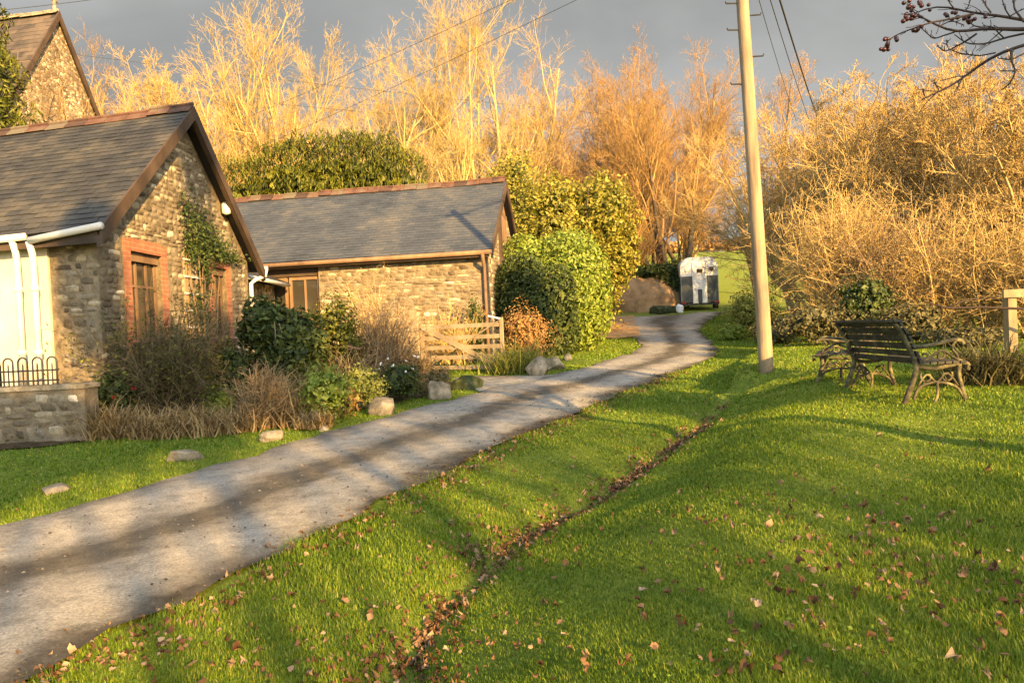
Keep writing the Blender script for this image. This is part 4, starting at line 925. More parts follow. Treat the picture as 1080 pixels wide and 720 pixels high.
def twiggy(name, label, base, w, h, mat, n0=40, n1=6, n2=5, r=.008, cat='shrub', spread=.6, leafm=None, nleaf=.2, lsize=.04, group=None, wig=.15, up=.02, flat=1.0, ang=.75):
    root = empty(name, base, label, cat, group)
    D = np.stack([rng.normal(0, spread * w / h, n0), rng.normal(0, spread * w / h * flat, n0), np.ones(n0)], -1)
    P0 = np.stack([rng.normal(0, .18 * w, n0), rng.normal(0, .18 * w * flat, n0), np.full(n0, -.05)], -1)
    L = h * rng.uniform(.6, 1.15, n0); pl = polylines(P0, D, L, 6, wig, up)
    A = (pl, np.linspace(r * 1.8, r * .7, 7)[None].repeat(n0, 0), L)
    B = children(*A, n1, .15, 1, ang, .3, .42, .6, 4, .2, up, r * .7); lv = [A, B]
    if n2: lv.append(children(*B, n2, .15, 1, ang + .1, .3, .5, .7, 3, .22, up, r * .55))
    m = MB()
    for k, (p, q_, l) in enumerate(lv): m.tubes(p, q_, 3, rng.uniform(0, 1, len(p)), cap=False)
    m.build('stems', mat, root)
    if leafm:
        pts = np.concatenate([x[0][:, 1:].reshape(-1, 3) for x in lv[1:]]); pts = pts[rng.random(len(pts)) < nleaf]
        m = MB(); leaves(m, pts + rng.normal(0, lsize * .4, pts.shape), lsize); m.build('foliage', leafm, root)
    return root
def tussock(name, label, base, w, d_, h, mat, n=700, bw=.012, cat='grass tuft', droop=.9, group=None):
    root_p = np.stack([rng.normal(0, w * .3, n), rng.normal(0, d_ * .3, n), np.zeros(n)], -1)
    a = rng.uniform(0, 6.28, n); L = h * rng.uniform(.6, 1.4, n); K = 4
    D = np.stack([np.cos(a) * .5, np.sin(a) * .5, np.ones(n)], -1); P_ = np.zeros((n, K + 1, 3)); P_[:, 0] = root_p; D = norm(D)
    for k in range(K):
        D = norm(D + np.array([0, 0, -droop * .35]) * (k + .5) / K * 2 + rng.normal(0, .12, (n, 3))); P_[:, k + 1] = P_[:, k] + D * (L / K)[:, None]
    P_[:, :, 2] = np.maximum(P_[:, :, 2], .01)
    side = np.stack([-np.sin(a), np.cos(a), a * 0], -1)[:, None, :]; wd = np.linspace(bw, bw * .15, K + 1)[None, :, None]
    V = np.stack([P_ - side * wd, P_ + side * wd], 2); i = np.arange(n * (K + 1) * 2).reshape(n, K + 1, 2)
    Fq = np.stack([i[:, :-1, 0], i[:, :-1, 1], i[:, 1:, 1], i[:, 1:, 0]], -1).reshape(-1, 4)
    m = MB(); m.add(V.reshape(-1, 3), Fq, np.repeat(rng.uniform(0, 1, n), (K + 1) * 2)); o = m.build(name, mat); o.location = Vector([float(c) for c in base])
    return tag(o, label, cat, group)
def px_size(u, v, wpx, hpx, d=None):
    g = gp(u, v) if d is None else at_px(u, v, d); return g, wpx * g[1] / F, hpx * g[1] / F

# front garden of the near cottage
g, w, h = px_size(160, 452, 120, 128); twiggy('tangled_shrub', 'big tangled brown shrub of bare stems in front of the stone gable', g + [0, .45, 0], w * .5, h, M['twig_olive_shaded'], 75, 8, 6, .006, spread=.62, leafm=M['leaf_conifer'], nleaf=.34, lsize=.05)
g, w, h = px_size(120, 452, 60, 62)
def flowers(mat, n, zlo, zhi, rr, size=.05):
    def f(root):
        c = np.stack([rng.uniform(-rr, rr, n), rng.uniform(-rr, 0, n), rng.uniform(zlo, zhi, n)], -1)
        for q in c:
            m = MB(); leaves(m, q + rng.normal(0, size * .25, (6, 3)), size, None, .5, .8); m.build('flower', mat, root)
    return f
leafy('flowering_shrub', 'green leafy shrub with a few red flowers beside the low wall', g, (w * .5, w * .4, h), 1500, .055, M['leaf_dark'], stems=(6, .012, M['twig_brown']), extra=flowers(M['petal_red'], 7, h * .35, h * .8, w * .5, .04))
g, w, h = px_size(112, 462, 50, 38); tussock('dead_grass_clump', 'clump of brown dead grass at the end of the low wall', g, w, w * .7, h * 1.1, M['leaf_tan'], 500)
g, w, h = px_size(190, 460, 120, 40); tussock('dead_grass_clump', 'long straw-coloured dead grass clump along the verge edge', g, w * .9, w * .35, h * .85, M['leaf_tan'], 1500)
g, w, h = px_size(243, 428, 56, 66); leafy('evergreen_shrub', 'low dark evergreen shrub under the right hand brick window', g, (w * .5, w * .5, h), 1600, .08, M['leaf_dark'], stems=(5, .015, M['bark_dark']))
g, w, h = px_size(232, 442, 40, 34); leafy('fern_clump', 'small bright green leafy clump below the dark evergreen', g, (w * .5, w * .4, h), 500, .07, M['leaf_laurel'], cat='plant')
g, w, h = px_size(295, 425, 92, 112); leafy('camellia_shrub', 'tall glossy dark green shrub between the two stone buildings', g + [0, .3, 0], (w * .5, w * .5, h), 5600, .115, M['leaf_dark'], blobs=[(-.18 * w, 0, h * .72, w * .34, w * .34, h * .30), (.18 * w, 0, h * .52, w * .36, w * .36, h * .36), (0, .1, h * .34, w * .42, w * .4, h * .3)], stems=(7, .022, M['pale_wood']), shell=.3, lump=.3, f=5)
g, w, h = px_size(345, 424, 74, 120); leafy('garden_shrub', 'rounded olive green shrub behind the glossy one, against the boarded windows', g + [0, 1.0, 0], (w * .5, w * .5, h), 3000, .055, M['leaf_conifer'], stems=(5, .018, M['bark_dark']), lump=.3)
g, w, h = px_size(278, 452, 62, 62); twiggy('heather_clump', 'dome of brown fine twigs at the verge edge above a small stone', g, w * .42, h, M['twig_brown'], 110, 5, 3, .005, spread=.55, leafm=M['leaf_grey'], nleaf=.3, lsize=.03)
g, w, h = px_size(250, 455, 30, 30); tussock('dead_grass_clump', 'short brown dead grass between the long clump and the twig dome', g, w, w, h, M['leaf_tan'], 300)
g, w, h = px_size(345, 444, 66, 62); leafy('leafy_perennial', 'low mid green leafy plant in the bed before the glossy shrub', g, (w * .5, w * .45, h), 1000, .06, M['leaf_laurel'], cat='plant')
g, w, h = px_size(312, 448, 44, 48); tussock('dead_grass_clump', 'tan dead stems left of the mid green leafy plant', g, w, w, h, M['leaf_tan'], 260)
g, w, h = px_size(384, 434, 56, 50); leafy('yellow_shrub', 'low yellow green plant behind the squared granite block', g + [0, .15, 0], (w * .5, w * .45, h), 900, .045, M['leaf_yellowgreen'], cat='plant')
g, w, h = px_size(364, 440, 40, 36); leafy('rusty_perennial', 'small rust brown dying plant left of the granite block', g, (w * .5, w * .5, h), 420, .045, M['leaf_rust'], cat='plant')
g, w, h = px_size(422, 423, 58, 42); leafy('white_flowered_plant', 'low dark green plant with white flowers right of the granite block', g, (w * .5, w * .5, h), 900, .06, M['leaf_dark'], cat='plant', extra=flowers(M['petal'], 9, h * .75, h * 1.15, w * .45, .035))
g, w, h = px_size(462, 418, 34, 34); leafy('grey_tuft', 'grey green tuft growing over the lichened upright stone', g, (w * .5, w * .5, h), 800, .03, M['leaf_grey'], cat='plant')
g, w, h = px_size(438, 414, 26, 24); tussock('dead_grass_clump', 'small ochre grass between white flowers and the grey tuft', g, w, w, h, M['leaf_tan'], 220)
g, w, h = px_size(398, 413, 74, 96); twiggy('bare_shrub', 'upright brown twiggy shrub left of the gate post', g + [0, .6, 0], w * .42, h, M['twig_brown'], 90, 6, 4, .006, spread=.45, leafm=M['leaf_tan'], nleaf=.08, lsize=.04)
g, w, h = px_size(438, 409, 40, 42); twiggy('bare_shrub', 'lower dark twiggy shrub in front of the gate', g + [0, .4, 0], w * .42, h, M['twig_brown'], 80, 6, 3, .005, spread=.6, leafm=M['leaf_dark'], nleaf=.15, lsize=.04)
g, w, h = px_size(388, 400, 28, 110); twiggy('tall_dead_stems', 'tall golden dead stems standing before the lit stone wall', g + [0, 1.0, 0], w * .5, h, M['twig_gold'], 26, 5, 3, .006, spread=.3, leafm=M['leaf_tan'], nleaf=.25, lsize=.06, cat='plant')
g, w, h = px_size(480, 395, 100, 62, 18.2); twiggy('tall_dead_stems', 'golden dead perennials along the stone wall behind the gate', g, w * .5, h, M['twig_gold'], 60, 5, 3, .006, spread=.35, leafm=M['leaf_tan'], nleaf=.2, lsize=.06, cat='plant', flat=.3)
g, w, h = px_size(502, 372, 24, 70, 18.4); leafy('wall_shrub', 'dark green upright shrub against the corner of the stone building', g, (w * .5, w * .4, h), 900, .07, M['leaf_dark'])
g, w, h = px_size(556, 392, 56, 74); leafy('russet_shrub', 'russet brown shrub between gate and dark laurel hedge', g + [0, .7, 0], (w * .55, w * .5, h), 3200, .05, M['leaf_rust'], shell=.4, lump=.35, f=5, stems=(12, .012, M['twig_brown']))
g, w, h = px_size(545, 394, 46, 40); tussock('dead_grass_clump', 'yellow ochre grass at the right end of the gate', g + [0, .1, 0], w, w * .5, h, M['leaf_yellowgreen'], 500)
for u_, v_, w_, h_, lab in ((300, 436, 46, 52, 'tan dead stalks at the foot of the glossy dark shrub'), (372, 420, 40, 60, 'tan dead stalks around the rustic bird table'), (330, 452, 30, 22, 'small tan tuft at the very edge of the flower bed')):
    g, w, h = px_size(u_, v_, w_, h_); tussock('dead_grass_clump', lab, g, w, w * .7, h, M['leaf_tan'], 420)
g, w, h = px_size(325, 430, 44, 46); leafy('leafy_perennial', 'olive green weedy plant behind the tan stems in the bed', g, (w * .5, w * .45, h), 900, .05, M['leaf_conifer'], cat='plant', lump=.35)
# low weeds and dead stalks covering the bed
n = 9000; lo_, hi_ = BED.min(0), BED.max(0); q = np.stack([rng.uniform(lo_[0], hi_[0], n), rng.uniform(lo_[1], hi_[1], n)], -1); q = q[in_poly(q[:, 0], q[:, 1], BED)]
m = MB(); cl = .5 + .5 * np.sin(q[:, 0] * 3 + 1) * np.sin(q[:, 1] * 2.3); c = np.stack([q[:, 0], q[:, 1], G(q[:, 0], q[:, 1]) + .02 + rng.random(len(q)) ** 2 * .28 * cl], -1)
leaves(m, c, .055, np.broadcast_to([0, 0, 1.0], c.shape), .7, .5, tint=np.clip(rng.normal(.35 + .3 * cl, .2), 0, 1)); tag(m.build('ground_cover', M['leaf_grey']), kind='stuff')
# rustic bird table
g = gp(365, 418); g = g + np.array([0, .4, 0])
bt = empty('rustic_bird_table', g, 'rustic bird table of branches with a dished top among the plants', 'bird table')
m = MB(); s = g[1] / F
hb = 46 * s
for k in range(5):
    a = k * 1.26; m.tube([(.14 * math.cos(a), .14 * math.sin(a), -.05), (.05 * math.cos(a + .5), .05 * math.sin(a + .5), hb * .6), (.12 * math.cos(a + .9), .12 * math.sin(a + .9), hb)], [.028, .022, .018], 7)
m.build('branch_leg', M['brown_wood'], bt, True)
m = MB(); m.tube([(0, 0, hb), (0, 0, hb + .02), (0, 0, hb + .05)], [.12, .22, .25], 11); m.tubes(np.array([[(0.25 * math.cos(x), .25 * math.sin(x), hb + .06 + .03 * math.sin(x * 3)) for x in np.linspace(0, 2 * PI, 22)]]), np.full((1, 22), .025), 6)
m.build('table_top', M['brown_wood'], bt, True)

# laurel hedge by the bend (one clipped hedge) and ivy mass behind it
g = at_px(600, 378, 20.4); hh = height_to(240, 610, 20.4)
leafy('laurel_hedge', 'clipped bright green laurel hedge beside the lane bend', g + [.1, 1.1, 0], (1.5, 1.5, hh), 15000, .125, M['leaf_laurel'], cat='hedge', shell=.12, power=2.9, lump=.14, f=3.5, rz=math.radians(38), aspect=.48, jit=.6, blobs=[(0, 0, hh * .46, 1.12, 1.4, hh * .54), (-.8, .8, hh * .5, .8, 1.0, hh * .48)])
g = at_px(598, 380, 19.6)
hd = height_to(268, 598, 19.6)
leafy('dark_laurel_shrub', 'dark green laurel bush in front of the bright clipped hedge', g + [-.35, .2, 0], (.85, .7, hd), 6500, .11, M['leaf_dark'], cat='hedge', shell=.12, power=3.0, lump=.15, blobs=[(0, 0, hd * .42, .72, .6, hd * .46), (-.75, .35, hd * .62, .75, .6, hd * .40)])
D_ = 27.0
g = at_px(612, 330, D_); ht = height_to(168, 615, D_)
sc = D_ / F
leafy('ivy_covered_tree', 'broad yellow green ivy mass rising behind the laurel hedge', g, (72 * sc, 2.0, ht), 19000, .16, M['leaf_ivy'], cat='tree', shell=.2, lump=.38, f=6, blobs=[(-.7, 0, ht * .58, 1.3, 1.2, ht * .36), (.9, -.2, ht * .68, 1.25, 1.1, ht * .25), (-1.9, .3, ht * .5, 1.0, 1.0, ht * .36), (0.2, .2, ht * .3, 1.4, 1.1, ht * .32), (1.5, 0, ht * .46, .8, .8, ht * .2)], stems=(8, .06, M['bark_dark']))
g = at_px(560, 320, 28.5); h2 = height_to(160, 545, 28.5)
leafy('holly_tree', 'golden ivy-clad thicket just behind the slate roof end', g + [-.6, 0, 0], (1.6, 1.5, h2), 8000, .15, M['leaf_ivy'], cat='tree', shell=.22, lump=.3, f=5, stems=(6, .05, M['bark_dark']))
# conifer hedge behind the roofs
g = at_px(345, 300, 28.0); h3 = height_to(130, 345, 28.0)
sc = 28.0 / F
leafy('conifer_hedge', 'clipped dark green conifer hedge standing above the second slate roof', g, (105 * sc, 1.4, h3), 26000, .24, M['leaf_conifer'], cat='hedge', shell=.11, power=6.0, lump=.10, f=9, aspect=.2, hang=-2.6, jit=1.0, blobs=[(x_ * sc, 0, h3 * (.52 + j_), 30 * sc, 1.3, h3 * (.39 + j_)) for x_, j_ in ((-76, -.03), (-40, .0), (-5, .01), (30, .015), (58, .005), (80, -.03))])
# conifer at the left edge
g = at_px(-30, 300, 18.5); hc = 11.5
ct = empty('conifer_tree', g, 'green feathery conifer at the left edge beside the church', 'tree')
m = MB(); m.tube([(0, 0, -.3), (0, 0, 6), (0, 0, hc)], [.28, .16, .04], 8); m.build('trunk', M['bark_dark'], ct)
m = MB(); n = 26000; z = hc * (1 - rng.random(n) ** .7 * .93); z = np.clip(z, .4, hc); R = 1.55 * (1 - (z / hc) ** 3) * (1 + .16 * np.sin(z * 5) ) + .1; a = rng.uniform(0, 6.28, n); rr = R * np.sqrt(rng.uniform(.35, 1.1, n)) * (1 + .16 * np.sin(a * 5 + z * 2))
leaves(m, np.stack([np.cos(a) * rr, np.sin(a) * rr, z], -1), .20, np.stack([np.cos(a), np.sin(a), a * 0 + .2], -1), .6, .28, hang=.8); m.build('crown', M['leaf_conifer'], ct)

# ------------------------------------------------------------------ bare trees behind the cottages
KW = dict(pale=dict(stems=1, r0=.21, limbs=15, br=7, tw=6, tt_=5, clear=.22, twr=.009, ang=(.55, .65, .7), up=.10, lr=(.5, .52, .55)),
          multi=dict(stems=4, spread=.20, r0=.17, limbs=11, br=7, tw=6, tt_=4, clear=.2, twr=.009, ang=(.5, .65, .7), up=.10, lr=(.46, .52, .55)),
          bushy=dict(stems=7, spread=.34, r0=.08, limbs=11, br=7, tw=6, tt_=3, clear=.10, twr=.008, ang=(.6, .75, .75), up=.07, lr=(.45, .5, .55), wig=.07))
def T(label, u, d, vtop, kind, bark, twig, **kw):
    k = dict(KW[kind]); k.update(kw); b = at_px(u, 320, d); h = height_to(vtop, u, d)
    return bare_tree(label, b, h * .98, M[bark], M[twig], **k)
T('small pale bare tree between the church and the near gable', 168, 33, 48, 'multi', 'bark_pale', 'twig_pale')
T('wide pale bare tree rising above the near gable apex', 245, 37, 8, 'multi', 'bark_pale', 'twig_pale')
T('tall pale bare tree with a straight bright trunk left of centre hedge', 322, 38, -45, 'pale', 'bark_pale', 'twig_pale')
T('tall pale bare tree with a trunk rising over the conifer hedge middle', 364, 40, -30, 'pale', 'bark_pale', 'twig_pale')
T('slender pale bare tree right of the conifer hedge', 448, 40, -10, 'pale', 'bark_pale', 'twig_pale', spread=.05)
T('short ivy-wrapped pale trunk among the bare trees', 487, 37, 75, 'pale', 'bark_pale', 'twig_pale', ivy=(1.5, 6.5, 2600, .45), limbs=8)
T('tall many-stemmed pale bare tree above the slate ridge end', 522, 40, -40, 'multi', 'bark_pale', 'twig_pale', stems=3, spread=.12)
T('small golden bare tree right of the tall many-stemmed one', 572, 42, 60, 'pale', 'bark_pale', 'twig_gold')
T('russet bare tree behind the ivy mass', 638, 44, 42, 'multi', 'bark_pale', 'twig_russet')
T('russet bare tree with spreading top left of the pole', 690, 46, 46, 'multi', 'bark_pale', 'twig_russet')
T('brown bare tree close behind the utility pole', 800, 47, 58, 'multi', 'bark_dark', 'twig_russet', clear=.42, stems=2)
T('golden bare tree filling the gap left of the russet trees', 605, 47, 95, 'bushy', 'bark_pale', 'twig_russet')
T('low brown bare tree beside the church gable', 118, 40, 60, 'multi', 'bark_dark', 'twig_brown', tt_=2)
T('pale scrubby bare tree low behind the conifer hedge', 410, 36, 95, 'bushy', 'bark_pale', 'twig_pale')
T('pale scrubby bare tree behind the near roof ridge', 205, 33, 75, 'bushy', 'bark_pale', 'twig_gold')
T('golden scrubby bare tree left of the conifer hedge', 268, 34, 90, 'bushy', 'bark_pale', 'twig_gold')
T('pale bare tree between the two tall trunks over the conifer hedge', 288, 39, 2, 'multi', 'bark_pale', 'twig_pale')
T('fine pale bare tree right of the hedge middle trunk', 402, 43, -5, 'pale', 'bark_pale', 'twig_pale')
T('dense pale bare tree behind the ivy-wrapped trunk', 482, 45, 5, 'multi', 'bark_pale', 'twig_pale')
T('golden bare tree between the many-stemmed tree and the russet trees', 560, 46, 45, 'multi', 'bark_pale', 'twig_gold')
T('dense russet bare tree in the middle of the russet row', 664, 48, 40, 'multi', 'bark_pale', 'twig_russet')
T('dense russet bare tree at the end of the row by the pole', 724, 49, 45, 'multi', 'bark_pale', 'twig_russet', clear=.35)
T('dense russet scrub tree low behind the ivy mass', 622, 43, 135, 'bushy', 'bark_dark', 'twig_russet')
T('dense brown scrub tree low in the middle of the russet row', 656, 45, 120, 'bushy', 'bark_dark', 'twig_brown', clear=.2)
T('dense brown scrub tree over the earth bank', 700, 44, 128, 'bushy', 'bark_dark', 'twig_russet', clear=.3, spread=.25)
# gnarled dark tree by the trailer and brown scrub round it
T('gnarled dark bare tree leaning over the earth bank beside the trailer', 712, 40, 90, 'multi', 'bark_dark', 'twig_russet', stems=5, spread=.28, r0=.22, limbs=10, clear=.32)
T('brown bare tree standing right behind the trailer', 734, 43, 120, 'multi', 'bark_dark', 'twig_russet', clear=.4, stems=2)
T('russet scrub tree between the ivy mass and the gnarled tree', 672, 41, 150, 'bushy', 'bark_dark', 'twig_russet')
# thicket right of the pole
for u, d, vt, tw, lab in ((872, 33, 118, 'twig_russet', 'russet thicket tree directly right of the pole'),
                          (856, 27, 100, 'twig_gold', 'pointed golden thicket tree under the sloping cables'),
                          (880, 30, 105, 'twig_gold', 'golden thicket tree in the dip of the skyline'),
                          (925, 24, 92, 'twig_gold', 'rounded golden thicket tree rising right of the skyline dip'),
                          (975, 23, 62, 'twig_gold', 'tallest golden thicket tree below the overhanging branch'),
                          (1030, 21, 62, 'twig_gold', 'golden thicket tree behind the bench, near the right edge'),
                          (1085, 19, 55, 'twig_gold', 'golden thicket tree at the right picture edge'),
                          (1150, 18, 40, 'twig_gold', 'golden thicket tree just outside the right picture edge')):
    T(lab, u, d, vt - (28 if u > 900 else 8), 'bushy', 'bark_pale', tw, name='thicket_tree', leaf=(M['leaf_buff'], .2, .06), stems=9, spread=.36)
for u, d, vt, tw, lab in ((902, 19.5, 225, 'twig_gold', 'golden bramble bush behind the pole foot'),
                          (890, 18, 215, 'twig_gold', 'golden bramble bush left of the bench back'),
                          (935, 17, 235, 'twig_brown', 'brown bramble bush straight behind the bench'),
                          (990, 16.5, 235, 'twig_gold', 'golden bramble bush right of the bench end'),
                          (1045, 16, 240, 'twig_gold', 'golden bramble bush behind the fence post'),
                          (1105, 15, 230, 'twig_gold', 'golden bramble bush past the fence at the edge')):
    b = at_px(u, 380, d); h = height_to(vt, u, d)
    twiggy('bramble_bush', lab, b, h * .38, h, M[tw], 60, 9, 6, .007, spread=.50, leafm=M['leaf_buff'], nleaf=.32, lsize=.055, wig=.11, up=.025, ang=.8)
for u, d, vt, wpx, mat, lab in ((868, 15.3, 318, 80, 'leaf_grey', 'brownish green low undergrowth left of the benches'), (915, 15.5, 285, 70, 'leaf_dark', 'dark green bush showing above the bench back'),
                              (960, 14.5, 318, 70, 'leaf_grey', 'grey green weeds behind the bench arm'), (1020, 13.4, 345, 70, 'leaf_grey', 'low grey green weeds beneath the fallen branch'), (820, 17.5, 335, 46, 'leaf_grey', 'brownish undergrowth at the foot of the pole')):
    b = at_px(u, 390, d); h = height_to(vt, u, d); w = wpx * d / F
    leafy('undergrowth_bush', lab, b, (w * .6, .6, h), 2400, .07, M[mat], shell=.45, lump=.35, f=5)
g, w, h = px_size(1062, 408, 70, 48); tussock('dead_grass_clump', 'pale grey dead grass heap at the right edge below the fence', g + [0, .3, 0], w, w * .7, h * 1.1, M['leaf_grey'], 900)
g, w, h = px_size(800, 362, 40, 50, 19); leafy('sunlit_bush', 'bright yellow green bush at the lane side left of the pole', P(795, 356, 23) * [1, 1, 0] + [0, 0, float(G(P(795, 356, 23)[0], 23))], (.9, .8, 1.5), 2200, .10, M['leaf_yellowgreen'])
p = at_px(772, 350, 22); leafy('verge_bush', 'low green bush on the bank at the lane bend', p, (.5, .5, .45), 700, .08, M['leaf_laurel'])
# earth bank with ivy beside the trailer
p = at_px(683, 330, 37.5); rock('earth_bank', 'bare brown earth bank at the end of the lane', p + [0, 1, .1], (2.1, 1.4, 1.55), M['dirt'], 'bank', seed=1, boxy=2.3)
p = at_px(716, 328, 38.5); leafy('ivy_bank', 'dark ivy-covered mound between earth bank and trailer', p, (1.5, 1.2, 2.6), 4200, .16, M['leaf_dark'], blobs=[(0, 0, 1.2, 1.0, 1.0, 1.4), (-1.3, -.2, 2.05, 1.5, .7, .45), (-.5, -.3, 1.5, .8, .6, .9)], shell=.3, lump=.4, f=6)
p = at_px(717, 330, 35.5); s = 35.5 / F
rock('feed_sack', 'white plastic sack lying on the ground left of the trailer', p + [0, 0, .2], (.2, .17, .24), M['plastic_white'], 'sack', boxy=2.6)
rock('rubbish_heap', 'low dark heap of rubbish left of the white sack', at_px(700, 331, 36) + [0, 0, .12], (.8, .4, .38), M['moss_rock'], 'heap', boxy=2.0)
# far hedge on the field's skyline
m = MB(); n = 9000; x = rng.uniform(-10, 75, n); y = 112 + rng.normal(0, 1.2, n); z = G(x, y) + np.abs(rng.normal(0, 1.0, n)) * (1 + .4 * np.sin(x * .7)) + .2
leaves(m, np.stack([x, y, z], -1), .7, None, 1, .6); tag(m.build('field_hedge', M['leaf_rust']), 'far brown hedgerow along the top of the sunlit field', 'hedge', kind='stuff')

# ------------------------------------------------------------------ crab apple overhanging at the right
crab = empty('crab_apple_tree', (4.3, 4.0, float(G(4.3, 4.0))), 'dark bare fruit tree branch with red berries reaching in from the right', 'tree')
O = np.array([4.3, 4.0, float(G(4.3, 4.0))])
m = MB(); hub = P(1110, 30, 4.0) - O; m.tube([(0, 0, -.2), (.05, .1, 1.0), (-.05, .1, 1.9), (.1, .1, 3.2), (.2, .2, 4.6)], [.13, .11, .095, .07, .02], 10)
fork = np.array([-.03, .1, 2.1]); m.tube([fork, fork * .5 + hub * .5 + np.array([0, 0, .15]), hub], [.075, .055, .03], 8); m.build('trunk', M['bark_dark'], crab, True)
Z6 = lambda x, y, d: P(900 + x / 6, y / 6, d) - O
br_ = [([(1300, 170), (1080, 190), (850, 180), (640, 205), (540, 170), (390, 85)], .018), ([(1300, 150), (1080, 130), (950, 105), (700, 75), (600, 40), (480, 45), (390, 85)], .015),
       ([(760, 90), (600, 125), (480, 145), (370, 185), (270, 220), (215, 260)], .009), ([(1300, 210), (1080, 290), (930, 330), (800, 410), (700, 490), (600, 555), (435, 630)], .016),
       ([(1200, 185), (1080, 215), (950, 240), (850, 280), (720, 280), (640, 220)], .010), ([(780, 215), (700, 270), (640, 300), (580, 330), (530, 290)], .007),
       ([(640, 205), (560, 230), (510, 250), (430, 180)], .006), ([(900, 335), (800, 355), (680, 340), (600, 310)], .006), ([(1000, 320), (1000, 390), (1030, 450), (1000, 520), (940, 570)], .010),
       ([(1030, 450), (940, 450)], .005), ([(1000, 120), (960, 60), (940, -10)], .006), ([(870, 80), (840, 40), (815, -10)], .006), ([(700, 75), (730, 40), (740, -10)], .005), ([(990, 105), (1050, 70), (1120, 40)], .006),
       ([(640, 60), (610, 20), (600, -10)], .005), ([(540, 170), (620, 130), (700, 160)], .004), ([(850, 180), (760, 165), (700, 100)], .006), ([(1080, 140), (1020, 60), (1010, -20)], .008), ([(600, 300), (590, 270), (600, 260)], .004), ([(540, 570), (510, 510)], .004), ([(450, 610), (440, 560)], .004), ([(950, 240), (880, 170), (820, 165)], .006), ([(480, 145), (410, 90)], .005), ([(1080, 340), (1000, 380), (920, 370)], .006)]
m = MB()
for k, (pts, r) in enumerate(br_):
    d0 = 4.0 + .25 * math.sin(k * 2.1)
    pp = np.array([Z6(x, y, d0 + .08 * math.sin(i * 1.3 + k)) for i, (x, y) in enumerate(pts)]); r *= .72; pp = smooth_poly(pp, 14, 1); m.tube(pp, list(np.linspace(r, max(r * .3, .0025), 14)), 6)
    L = np.array([np.linalg.norm(pp[-1] - pp[0])])
    c = children(pp[None], np.full((1, 14), r * .5), L, 7, .25, 1, .6, .2, .22, .6, 4, .15, .06, .0025); m.tubes(c[0], c[1], 4)
for k in range(9):   # rest of the crown, out of the picture to the right
    a = rng.uniform(-1.2, 1.2); pl = polylines(np.array([[.05, .1, rng.uniform(2.0, 3.6)]]), np.array([[math.cos(a) * .8 + .3, math.sin(a) * .9 - .35, .9]]), np.array([1.9]), 8, .12, .05)
    A = (pl, np.linspace(.03, .008, 9)[None], np.array([1.9])); B = children(*A, 12, .2, 1, .6, .2, .5, .6, 5, .15, .05, .005); C = children(*B, 6, .2, 1, .6, .2, .5, .6, 4, .15, .05, .003)
    for x in (A, B, C): m.tubes(x[0], x[1], 5)
m.build('crown', M['twig_dark'], crab, True)
bx = [(340, 15), (345, 42), (405, 15), (420, 37), (375, 60), (330, 103), (350, 125), (328, 120), (380, 108), (400, 190), (392, 200), (410, 182), (200, 243), (205, 270), (190, 320), (215, 305), (265, 243), (640, 80), (580, 97), (640, 122), (710, 117), (740, 128), (750, 140), (735, 135), (832, 102), (490, 46)]
import bmesh
_b = bmesh.new(); bmesh.ops.create_icosphere(_b, subdivisions=2, radius=1); _d = np.array([v.co[:] for v in _b.verts]); _f = np.array([[v.index for v in f.verts] for f in _b.faces]); _b.free()
for x, y in bx:
    m = MB(); c = Z6(x, y, 4.0 + rng.normal(0, .04))
    for j in range(2): m.add(_d * rng.uniform(.009, .014) + c + rng.normal(0, .008, 3), _f, rng.uniform(0, 1))
    m.build('berry', M['berry'], crab, True)

